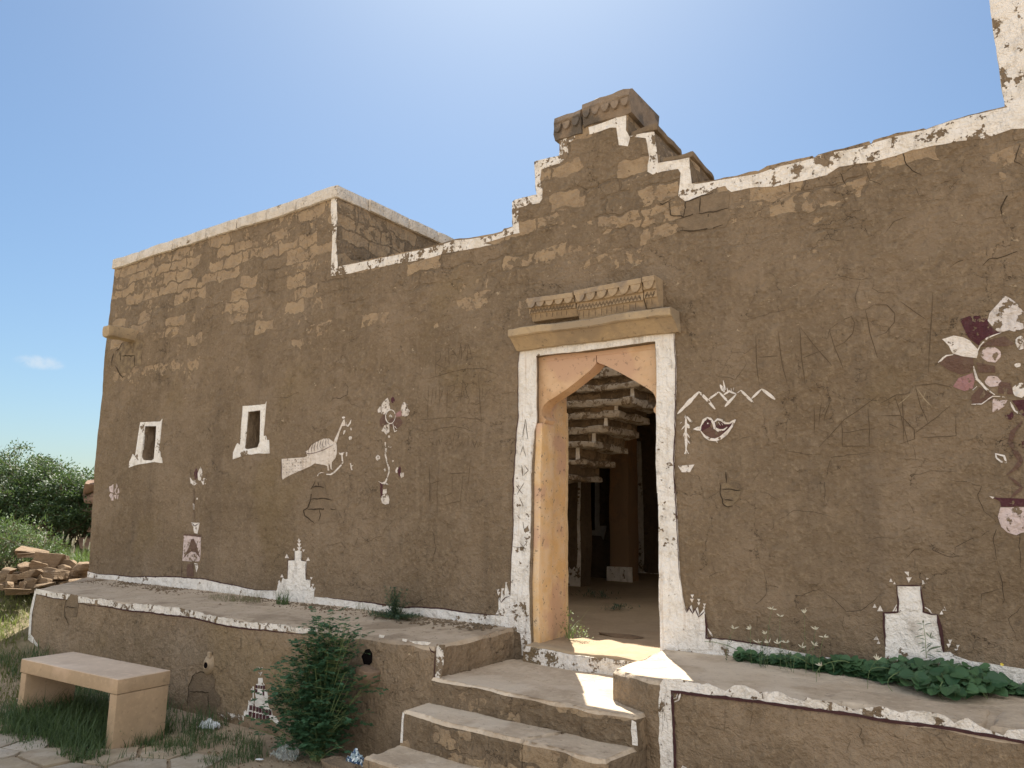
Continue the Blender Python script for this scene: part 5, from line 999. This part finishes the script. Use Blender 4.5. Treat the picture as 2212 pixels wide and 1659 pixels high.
# shrub in front of the plinth
sx, sy = -4.06, -1.12
sh = empty('leafy_shrub', (sx, sy, 0), 'knee high green shrub with small round leaflets growing against the left plinth', 'shrub')
rnd = random.Random(21); st_ = LB(); lv = LB()
def leafy(p, d, n, l0, up_=.3):
    """one pinnate leaf"""
    d = Vector(d).normalized(); sd_ = d.cross(Vector((0, 0, 1))).normalized(); q = Vector(p)
    for i in range(n):
        q = q+d*(l0*.75); d = (d+Vector((0, 0, -.06))).normalized()
        for s in (-1, 1):
            lv.leaf(q, (d*.4+sd_*s+Vector((0, 0, rnd.uniform(-.3, .2)))), (rnd.uniform(-.4, .4), rnd.uniform(-.4, .4), 1), l0*rnd.uniform(.8, 1.25), l0*rnd.uniform(.7, .95), ROUND, RF)
    lv.leaf(q, d, (0, 0, 1), l0*1.1, l0*.85, ROUND, RF)
for k in range(112):
    t = rnd.random()**.7; hgt = .14+.75*t
    wdt = .36*(1-t**3)+.12
    px_ = rnd.uniform(-1, 1)*wdt+.10*t-(.06 if t < .5 else 0); py_ = rnd.uniform(-.8, .35)*wdt*.55
    base = (sx+rnd.uniform(-.04, .04), sy+rnd.uniform(-.03, .03), 0); tip = (sx+px_, sy+py_-.02, hgt); mid = (sx+px_*.45, sy+py_*.4, hgt*.65)
    pts = bez(base, mid, tip, 9); st_.tube(pts, .0045, .0015, 4)
    for i in range(2, 10):
        for _ in range(rnd.choice((1, 2, 2, 3))):
            a = rnd.uniform(0, 6.28); d = Vector((math.cos(a), math.sin(a)*.8-.1, rnd.uniform(-.15, .7))); L = rnd.uniform(.02, .09)
            q = pts[i]+d.normalized()*L; st_.tube([pts[i], q], .0013, .0008, 3); leafy(q, d, rnd.choice((2, 3, 3, 4)), rnd.uniform(.016, .028))
arr_link('stem', st_.V, st_.F, STEM, sh); arr_link('foliage', lv.V, lv.F, L_shrub, sh)

# gourd vine on the right plinth
gv = empty('gourd_vine', (-.75, -.3, .75), 'dark green gourd vine with broad heart shaped leaves sprawling over the right plinth', 'vine')
rnd = random.Random(8); lv = LB(); st_ = LB(); fl_ = LB()
vp = [onz(p_, .79) for p_ in ((1600, 1408), (1680, 1418), (1760, 1437), (1860, 1452), (1960, 1478), (2040, 1500), (2110, 1503), (2180, 1480), (2212, 1462))]
VX = [v.x for v in vp]+[.3, .8]; VY = [v.y for v in vp]+[-.35, -.2]; print('vine', VX, VY)
def vspan(x): # front and back limits of the mat
    return np.interp(x, VX, VY)
for k in range(1250):
    x = rnd.uniform(-1.62, .6); f = vspan(x)+.05; y = rnd.uniform(min(f, -.08), -.05)
    if x < -1.38 and rnd.random() < .5: continue
    dens = 1 if x > -1.3 else .5
    hh = rnd.uniform(.015, .06)+(.085*rnd.random()*max(0, 1-abs(x+.6)/1.3)*min(1, (y-f)/.2+.2)); s = rnd.uniform(.038, .086)*(.75 if x < -1.15 else 1)
    if rnd.random() < .25: s *= .6
    z = .755+hh; a = rnd.gauss(-1.57, 1.3)
    n = (rnd.uniform(-.45, .45), -rnd.uniform(.1, .95), 1)
    lv.leaf((x, y, z), (math.cos(a), math.sin(a), rnd.uniform(-.35, .15)), n, s, s*1.12, HEART, HF, rnd.uniform(.05, .3), rnd.uniform(.05, .35))
    if rnd.random() < .45: st_.tube([(x+rnd.uniform(-.05, .05), y+rnd.uniform(-.02, .05), .758), (x, y, z)], .0018, .0014, 3)
for k in range(26):
    x = rnd.uniform(-1.5, .6); y = rnd.uniform(vspan(x)*.9, -.08); a = rnd.uniform(-2.8, -.3); L = rnd.uniform(.15, .4)
    pts = [(x+L*t*math.cos(a)+.02*math.sin(t*6+k), max(vspan(x)-.02, y+L*t*math.sin(a)*.5), .785+.05*math.sin(t*3.1+k)) for t in np.linspace(0, 1, 8)]
    st_.tube(pts, .0024, .0016, 4)
for (p, yy) in (((2078, 565), -.35),):
    q = CAM+ray(*Z3([p])[0])*((yy-CAM.y)/ray(*Z3([p])[0]).y)
    for i in range(5): a = i*1.256; fl_.leaf(q, (math.cos(a), -.6, math.sin(a)), (0, -1, .3), .009, .008, ROUND, RF)
arr_link('stem', st_.V, st_.F, STEM, gv); arr_link('foliage', lv.V, lv.F, L_vine, gv); arr_link('flower', fl_.V, fl_.F, plain_mat('yellow_flower', (.75, .62, .12, 1), .7, .2), gv)
# dry star shaped seed heads on thin stalks
fw_ = empty('flowering_weed', (-1.35, -.18, .75), 'thin weed with pale star shaped seed heads at the left end of the vine', 'weed')
st_ = LB(); fl_ = LB(); lv = LB(); rnd = random.Random(3)
for i, (p, yy) in enumerate([((680, 230), -.14), ((728, 272), -.16), ((875, 255), -.12), ((450, 350), -.12), ((548, 352), -.13), ((638, 382), -.15), ((945, 355), -.15), ((660, 435), -.2), ((715, 440), -.22), ((765, 435), -.2), ((595, 432), -.18), ((1320, 540), -.4), ((980, 575), -.4), ((995, 400), -.25), ((860, 462), -.22), ((935, 450), -.2)]):
    d = ray(*Z3([p])[0]); q = CAM+d*((yy-CAM.y)/d.y); b_ = (q.x+rnd.uniform(-.06, .06), q.y-.03, .76)
    st_.tube(bez(b_, (b_[0], b_[1], (q.z+.76)/2+.03), q, 5), .0013, .0009, 3)
    fl_ = LB()
    for k in range(5): a = rnd.uniform(0, 6.28); fl_.leaf(q, (math.cos(a), rnd.uniform(-.6, 0), abs(math.sin(a))+.1), (0, -1, .2), rnd.uniform(.022, .036), .006, LANCE, OVF)
    arr_link('seed_head', fl_.V, fl_.F, PALE, fw_)
    if i < 11:
        for k in range(22): t = rnd.random()*.7; pt = Vector(b_).lerp(q, t); a = rnd.uniform(0, 6.28); lv.leaf(pt, (math.cos(a), math.sin(a), .6), (0, 0, 1), rnd.uniform(.02, .045), .004, LANCE, OVF)
arr_link('stem', st_.V, st_.F, STEM, fw_); arr_link('foliage', lv.V, lv.F, L_fine, fw_)
# slender upright weed before the painted tower
tw = empty('slender_weed', (-.83, -.2, .75), 'slender grey green weed with narrow leaves standing before the white painted tower', 'weed')
st_ = LB(); lv = LB(); rnd = random.Random(31)
zp = lambda p, yy: (lambda d: CAM+d*((yy-CAM.y)/d.y))(ray(*ZC([p])[0]))
pts = [zp(p, -.22) for p in ((822, 1300), (815, 1180), (808, 1050), (795, 940), (783, 860), (778, 800))]; st_.tube(pts, .0022, .001, 4)
for (a0, b0_) in (((800, 1000), (670, 1035)), ((790, 910), (710, 945)), ((785, 860), (690, 848)), ((788, 868), (885, 845)), ((805, 960), (870, 1030)), ((865, 1040), (945, 1045)), ((870, 1035), (880, 960)), ((870, 1035), (915, 1015)), ((810, 1060), (725, 1040)), ((815, 1100), (710, 1120)), ((815, 1150), (760, 1180)), ((820, 1180), (900, 1100)), ((835, 1200), (990, 1155)), ((820, 1240), (930, 1300)), ((825, 1230), (870, 1175)), ((780, 850), (778, 800)), ((815, 1190), (740, 1230)), ((835, 1190), (1030, 1145)), ((930, 1210), (1020, 1225)), ((815, 1140), (890, 1095))):
    A = zp(a0, -.22); B = zp(b0_, -.22-rnd.uniform(0, .05)); d = B-A
    lv.leaf(A, d+Vector((0, 0, .25*d.length)), (0, -.5, 1), d.length*1.03, .0085, LANCE, OVF, .1, .25)
arr_link('stem', st_.V, st_.F, STEM, tw); arr_link('foliage', lv.V, lv.F, leaf_mat('grey_leaf', (.15, .20, .13, 1), (.20, .25, .17, 1), .2), tw)

def tuft(name, label, cat, c, n, L0, L1, w, mat, rad, seed, lean=(.0, .7), group=None):
    global rnd
    rnd = random.Random(seed); lb = LB(); o = empty(name, c, label, cat, group)
    for _ in range(n):
        a = rnd.uniform(0, 6.28); r = rad*math.sqrt(rnd.random()); lb.blade((c[0]+r*math.cos(a)*1.6, c[1]+r*math.sin(a)*.6, c[2]-.004), rnd.uniform(L0, L1), w, rnd.uniform(*lean), rnd.uniform(0, 6.28), 4, rnd.uniform(.2, 1.2))
    arr_link('blades', lb.V, lb.F, mat, o); return o
q = onz((610, 1306), .775); tuft('grass_tuft', 'small green grass tuft on the plinth at the foot of the painted shrine', 'grass tuft', (q.x, q.y, .775), 90, .07, .17, .004, G_dark, .05, 1)
for i, (px_, py_, n_, lb_) in enumerate(((480, 1296, 110, 'wide thin dry grass tuft left of the painted shrine on the plinth'), (530, 1300, 150, 'thicker dry grass tuft nearer the painted shrine on the plinth'), (790, 1322, 50, 'sparse pale grass tuft left of the dark creeping herb'))):
    q = onz((px_, py_), .775); tuft('dry_grass_tuft', lb_, 'grass tuft', (q.x, q.y, .775), n_, .04, .12, .0028, G_dry, .13 if i < 2 else .08, 5+i)
q = onz((850, 1338), .775); hb = empty('creeping_herb', (q.x, q.y, .775), 'low dark blue green herb spreading on the left plinth against the wall', 'herb'); lv = LB(); st_ = LB(); rnd = random.Random(14)
for k in range(85):
    a = rnd.uniform(0, 6.28); up_ = rnd.random() < .38
    if up_: tip = Vector((q.x+rnd.gauss(-.02, .05), q.y+.03+rnd.gauss(0, .03), .775+rnd.uniform(.09, .23)))
    else: tip = Vector((q.x+rnd.uniform(-.26, .32), q.y+rnd.uniform(-.10, .06), .775+rnd.uniform(.01, .055)))
    b_ = Vector((q.x+rnd.uniform(-.05, .05), q.y+.02, .775)); pts = bez(b_, (b_.lerp(tip, .5)+Vector((0, 0, .02))), tip, 7); st_.tube(pts, .0014, .0008, 3)
    for p_ in pts[1:]:
        for _ in range(9): d = Vector((rnd.uniform(-1, 1), rnd.uniform(-1, 1), rnd.uniform(-.2, 1))); lv.leaf(p_+d*.006, d, (0, 0, 1), rnd.uniform(.012, .024), .0055, LANCE, OVF)
arr_link('stem', st_.V, st_.F, STEM, hb); arr_link('foliage', lv.V, lv.F, L_fine, hb)
# weeds at the doorway
q = onz((1226, 1378), .70); q.y = max(q.y, -.03); dw = empty('door_weed', (q.x, q.y, .70), 'small green weed with one long blade growing inside the left door jamb', 'weed'); lv = LB(); rnd = random.Random(6)
for k in range(16): lv.blade((q.x+rnd.uniform(-.03, .05), q.y+rnd.uniform(-.03, .03), .697), rnd.uniform(.08, .18), .006, rnd.uniform(0, .5), rnd.uniform(0, 6.28), 5, 1.0)
lv.blade((q.x+.03, q.y, .70), .34, .008, .45, .3, 6, .35)
for k in range(120):
    cx_, cz_ = rnd.choice(((.0, .10), (.06, .05), (.12, .04), (.16, .05), (.02, .16))); d = Vector((rnd.uniform(-1, 1), rnd.uniform(-1, 1), rnd.uniform(0, 1)))
    lv.leaf((q.x+cx_+rnd.gauss(0, .025), q.y+rnd.gauss(-.01, .02), .70+abs(cz_+rnd.gauss(0, .03))), d, (0, 0, 1), rnd.uniform(.015, .03), .008, LANCE, OVF)
arr_link('foliage', lv.V, lv.F, leaf_mat('weed_leaf', (.13, .20, .07, 1), (.22, .28, .10, 1), .3), dw)
for i, (p_, s_, lb_) in enumerate((((1290, 1293), 1.2, 'larger dark weed on the courtyard floor behind the doorway'), ((1330, 1318), .8, 'smaller dark weed on the courtyard floor nearer the sunlit patch'))):
    q = onz(p_, .69); w_ = empty('courtyard_weed', (q.x, q.y, .69), lb_, 'weed'); lv = LB(); rnd = random.Random(40+i)
    for k in range(110): d = Vector((rnd.uniform(-1, 1), rnd.uniform(-.6, .6), rnd.uniform(0, .7))); lv.leaf((q.x+rnd.gauss(0, .10*s_), q.y+rnd.gauss(0, .06), .692+abs(rnd.gauss(0, .03*s_))), d, (0, 0, 1), rnd.uniform(.03, .06)*s_, .010, LANCE, OVF)
    arr_link('foliage', lv.V, lv.F, L_fine, w_)
q = onz((1330, 1376), .69); rock('loose_slab', (q.x, q.y+.02, .695), (.26, .10, .022), M['rubble'], None, 77, rot=(.04, .03, -.1)); tag(OB['loose_slab'], 'thin broken stone slab lying on the sill inside the doorway', 'stone')

# ------------------------------------------------------------------ background at the left
def bush(name, label, c, rx, ry, rz, n, mat, leafL, seed, group=None, trunk=True, tm=LANCE, wl=.5, flat=.55):
    rnd = random.Random(seed); o = empty(name, c, label, 'bush', group); lv = LB(); st_ = LB()
    clumps = []
    for k in range(int(110*rx)):
        th = rnd.uniform(0, 6.28); ph = math.acos(rnd.uniform(-.55, 1)); r = rnd.uniform(.55, 1.02)*(1+.16*math.sin(3*th+seed))
        clumps.append((Vector((c[0]+rx*r*math.sin(ph)*math.cos(th), c[1]+ry*r*math.sin(ph)*math.sin(th), max(c[2]+.1, c[2]+rz*.55+rz*.62*r*math.cos(ph)))), rnd.uniform(.14, .30)*rx**.6))
    for q, s in clumps:
        b_ = Vector((c[0]+rnd.uniform(-.2, .2), c[1]+rnd.uniform(-.2, .2), c[2])); st_.tube(bez(b_, b_.lerp(q, .5)+Vector((0, 0, .15)), q, 5), .012*rx, .004, 4)
        for t in range(5): d = Vector((rnd.gauss(0, 1), rnd.gauss(0, 1), rnd.gauss(.2, .7))).normalized(); st_.tube([q, q+d*s*1.15], .0035, .0015, 3)
        for _ in range(int(n/len(clumps))):
            d = Vector((rnd.gauss(0, 1), rnd.gauss(0, 1), rnd.gauss(0, flat))); d = d.normalized()*s*rnd.random()**.45; d.z *= flat+.2
            lv.leaf(q+d, (d+Vector((rnd.uniform(-1, 1), rnd.uniform(-1, 1), rnd.uniform(-.3, .8)))*s), (rnd.gauss(0, .6), rnd.gauss(0, .6), 1), leafL*rnd.uniform(.6, 1.3), leafL*wl, tm, OVF)
    arr_link('branches', st_.V, st_.F, BARK, o); arr_link('foliage', lv.V, lv.F, mat, o); return o
def at(px_, py_, dist): d = ray(px_, py_); h = math.hypot(d.x, d.y); d = d/h; q = CAM+d*dist; return (q.x, q.y, T(q.x, q.y)-.03)
bush('thorn_bush', 'tall thorny green bush rising highest at the left edge of the photo', at(10, 1100, 17.5), 1.45, 1.2, 1.55, 36000, L_bush, .050, 1, 'thorny bushes behind the rubble')
bush('thorn_bush', 'dark rounded thorny bush between the tall bush and the house corner', at(135, 1100, 16.2), 1.15, .9, 1.20, 34000, L_bush, .050, 2, 'thorny bushes behind the rubble')
bush('thorn_bush', 'far thorny bush half hidden behind the tall one, left of the others', at(-130, 1100, 19), 1.7, 1.5, 1.5, 14000, L_bush, .06, 3, 'thorny bushes behind the rubble')
bush('pale_bush', 'lighter green leafy bush with pale pods in front of the thorny bushes', at(28, 1190, 12.6), .62, .5, .62, 7000, L_bush2, .055, 4, None, True, LANCE, .22, .9)
bush('thorn_bush', 'low thorny bush touching the corner of the house', at(200, 1100, 15.6), .66, .5, 1.0, 15000, L_bush, .045, 6, 'thorny bushes behind the rubble')
c = at(150, 1180, 13.0); tuft('tall_grass', 'tall green grass with fluffy seed heads behind the rubble', 'grass tuft', (c[0], c[1], c[2]+.03), 900, .18, .42, .010, leaf_mat('tall_grass_leaf', (.07, .12, .035, 1), (.13, .18, .06, 1), .3), .50, 17, (0, .5))
tg = OB['tall_grass']; lb = LB(); rnd = random.Random(4)
for k in range(26):
    x = c[0]+rnd.uniform(-.75, .75); y = c[1]+rnd.uniform(-.3, .3); z = c[2]+rnd.uniform(.30, .48); lb.tube([(x, y, z-.3), (x+.02, y, z)], .002, .002, 3); lb.tube(bez((x+.02, y, z), (x+.03, y, z+.05), (x+rnd.uniform(.0, .09), y, z+.10), 4), .012, .006, 5)
arr_link('seed_heads', lb.V, lb.F, PALE, tg)
# rubble: every stone its own thing
ZQ = ZM(0, 932.6, .2446)
RB = [(455, 1135, 200, 95, 'large tilted tan stone on top of the rubble heap'), (350, 1200, 165, 90, 'thick tan stone left of centre in the rubble'), (490, 1255, 240, 100, 'longest flat stone in the middle of the rubble'), (700, 1215, 155, 110, 'block of tan stone nearest the house corner'), (230, 1200, 130, 60, 'small dark stone above the layered slabs'), (265, 1262, 225, 62, 'flat layered slab at the left of the rubble'), (250, 1325, 95, 75, 'pointed stone standing below the layered slab'), (342, 1305, 55, 95, 'narrow upright splinter among the rubble'), (198, 1355, 45, 65, 'small upright chip at the front left corner of the rubble'), (410, 1318, 110, 42, 'thin slab under the longest stone'), (600, 1155, 160, 60, 'sunlit slab behind the grass at the back of the rubble'), (150, 1405, 170, 42, 'broad pale slab lying nearest in the grass'), (390, 1352, 160, 30, 'pale sliver of slab before the plinth corner'), (690, 1322, 140, 28, 'flat slab between the plinth and the house corner'), (330, 1140, 70, 50, 'small brown stone wedged behind the thick tan stone'), (420, 1172, 90, 40, 'small stone lying on the longest flat stone\'s left shoulder'), (100, 1300, 90, 60, 'weathered lump at the left edge of the rubble'), (560, 1195, 100, 45, 'low flat piece behind the longest stone'), (300, 1055, 240, 40, 'dark flat slab lying on the bush side of the heap'), (240, 1085, 150, 35, 'second dark slab under the flat slab on the bush side'), (480, 1285, 80, 40, 'thin chip between the longest stone and the thin slab'), (90, 1345, 60, 40, 'half buried stone nearest the left edge of the photo'), (570, 1270, 70, 40, 'small wedge against the right end of the longest stone'), (300, 1240, 90, 40, 'narrow piece between the layered slab and the thick stone'), (640, 1250, 70, 36, 'small stone beside the block nearest the house corner'), (60, 1240, 90, 50, 'darkest low stone under the pale bush')]
for i, (x, y, w_, h_, lb_) in enumerate(RB):
    p_ = ZQ([(x, y+h_*.45)])[0]; q = hit(p_); d_ = ray(*p_).normalized(); q = CAM+d_*min((q-CAM).length, 10.6+.9*(1330-y)/250); dist = (q-CAM).length; sc_ = .2446*dist/FPX
    r_ = rock('rubble_stone', (q.x, q.y, q.z+h_*sc_*.28), (w_*sc_*.80, w_*sc_*.6, h_*sc_*.75), M['rubble'], None, i+1, rot=(random.uniform(-.25, .25), random.uniform(-.15, .15), -.6+random.uniform(-.4, .4)))
    tag(r_, lb_, 'stone', 'rubble stones left of the house')
V = []; F = []; rnd = random.Random(77)
for _ in range(420):
    p_ = ZQ([(rnd.uniform(20, 760), rnd.uniform(1130, 1400))])[0]; q = hit(p_); dm = 10.9+rnd.uniform(-.3, .7)
    if (q-CAM).length > dm+1.2: q = CAM+ray(*p_).normalized()*dm; q.z = min(q.z, T(q.x, q.y)+.16)-.02
    s_ = rnd.uniform(.025, .09); b0 = len(V); a = rnd.uniform(0, 6); k = 6
    V += [(q.x+s_*math.cos(a+i*1.047)*rnd.uniform(.7, 1.3), q.y+s_*math.sin(a+i*1.047)*rnd.uniform(.6, 1.1), q.z+rnd.uniform(-.01, .01)+(s_*.35 if j else -.03)) for j in (0, 1) for i in range(k)]
    F += [(b0+i, b0+(i+1) % k, b0+k+(i+1) % k, b0+k+i) for i in range(k)]+[tuple(b0+k+i for i in range(k))]
tag(link('rubble_chips', V, F, M['rubble']), 'small broken chips of sandstone filling the rubble heap left of the house', 'rubble', kind='stuff')
# ruin behind the house corner
rw = empty('ruined_wall', at(214, 1060, 15.2), 'reddish dry stone ruin peeping out behind the left house corner', 'ruin')
cc = Vector(parent_world(rw)); M['redstone'] = rock_mat('red_stone', (.16, .10, .075, 1), (.24, .16, .11, 1), 7, .012)
for i, (dx, z, s) in enumerate([(.1, .15, .5), (.15, .45, .5), (.08, .72, .46), (.06, .95, .42), (-.06, 1.12, .30), (.20, 1.22, .24), (.10, 1.36, .24)]):
    if z > 1.25 and i == 5: s = .22
    rock('stone', (cc.x+dx*.8, cc.y+dx*.6, cc.z+z), (s, s*.7, .15 if i < 6 else .20), M['redstone'], rw, 90+i, rot=(.1*i, .05, .3*i))

# ------------------------------------------------------------------ litter
def crumple(name, label, c, s, mat, seed, rz=0.0, tall=.5):
    n = 12; V = []; F = []
    for j in range(n+1):
        for i in range(n+1):
            u, v = i/n-.5, j/n-.5; q = Vector((u*7+seed, v*7, seed)); nn = noise.noise_vector(q); m2 = noise.noise_vector(q*2.3)
            edge = 1-min(1, 2*max(abs(u), abs(v))); x = s[0]*(u+nn.x*.16); y = s[1]*(v+nn.y*.16); z = s[2]*(edge*.7+abs(nn.z)*.7+abs(m2.z)*.35)
            cr, sr = math.cos(rz), math.sin(rz); V.append((c[0]+x*cr-y*sr, c[1]+x*sr+y*cr, c[2]+z))
    F = [(j*(n+1)+i, j*(n+1)+i+1, (j+1)*(n+1)+i+1, (j+1)*(n+1)+i) for j in range(n) for i in range(n)]
    F += []; return tag(link(name, V, F, mat), label, 'litter')
plast = plain_mat('white_plastic', (.72, .76, .78, 1), .35, .5)
q = hit(Z2([(1215, 985)])[0]); crumple('plastic_bag', 'crumpled white plastic bag lying in the grass below the clay pot', (q.x, q.y, q.z), (.16, .09, .075), plast, 2, .2)
mt, N, b = base_mat('printed_foil'); p = N.pos(); cc_ = N.mix(N.ramp(N.noise(p, 38, 2), .48, .52), (.35, .45, .50, 1), (.05, .09, .16, 1)); cc_ = N.mix(N.ramp(N.noise(p, 60, 2), .6, .62), cc_, (.7, .75, .78, 1)); finish(N, b, cc_, None, rough=.35); b.inputs['Metallic'].default_value = .3
q = hit(ZS([(1850, 1320)])[0]); o = crumple('snack_wrapper', 'blue and silver foil wrapper beside the lowest step', (-3.47, -1.36, .13), (.11, .05, .09), mt, 5, .3)
rock('step_stone', (-3.52, -1.40, .07), (.15, .13, .13), M['stone'], None, 61); tag(OB['step_stone'], 'rough brown stone lodged at the left end of the lowest step', 'stone')
clear, N, b = base_mat('clear_plastic'); b.inputs['Base Color'].default_value = (.85, .92, .92, 1); b.inputs['Transmission Weight'].default_value = .85; b.inputs['Roughness'].default_value = .18; b.inputs['IOR'].default_value = 1.12
q = hit(ZS([(700, 1400)])[0]); o = crumple('clear_bag', 'clear plastic bag on the ground at the left foot of the shrub', (q.x, q.y, q.z), (.17, .10, .11), clear, 9, .1)
for i, (p_, s_, lb_) in enumerate(((ZS([(385, 1420)])[0], .035, 'white paper scrap left of the shrub'), ((202, 1597), .022, 'white paper scrap on the paving before the bench'), ((430, 1540), .02, None))):
    if lb_: q = hit(p_); crumple('paper_scrap', lb_, (q.x, q.y, q.z+.012), (s_*1.4, s_*.7, .010), plast, 12+i, .5)
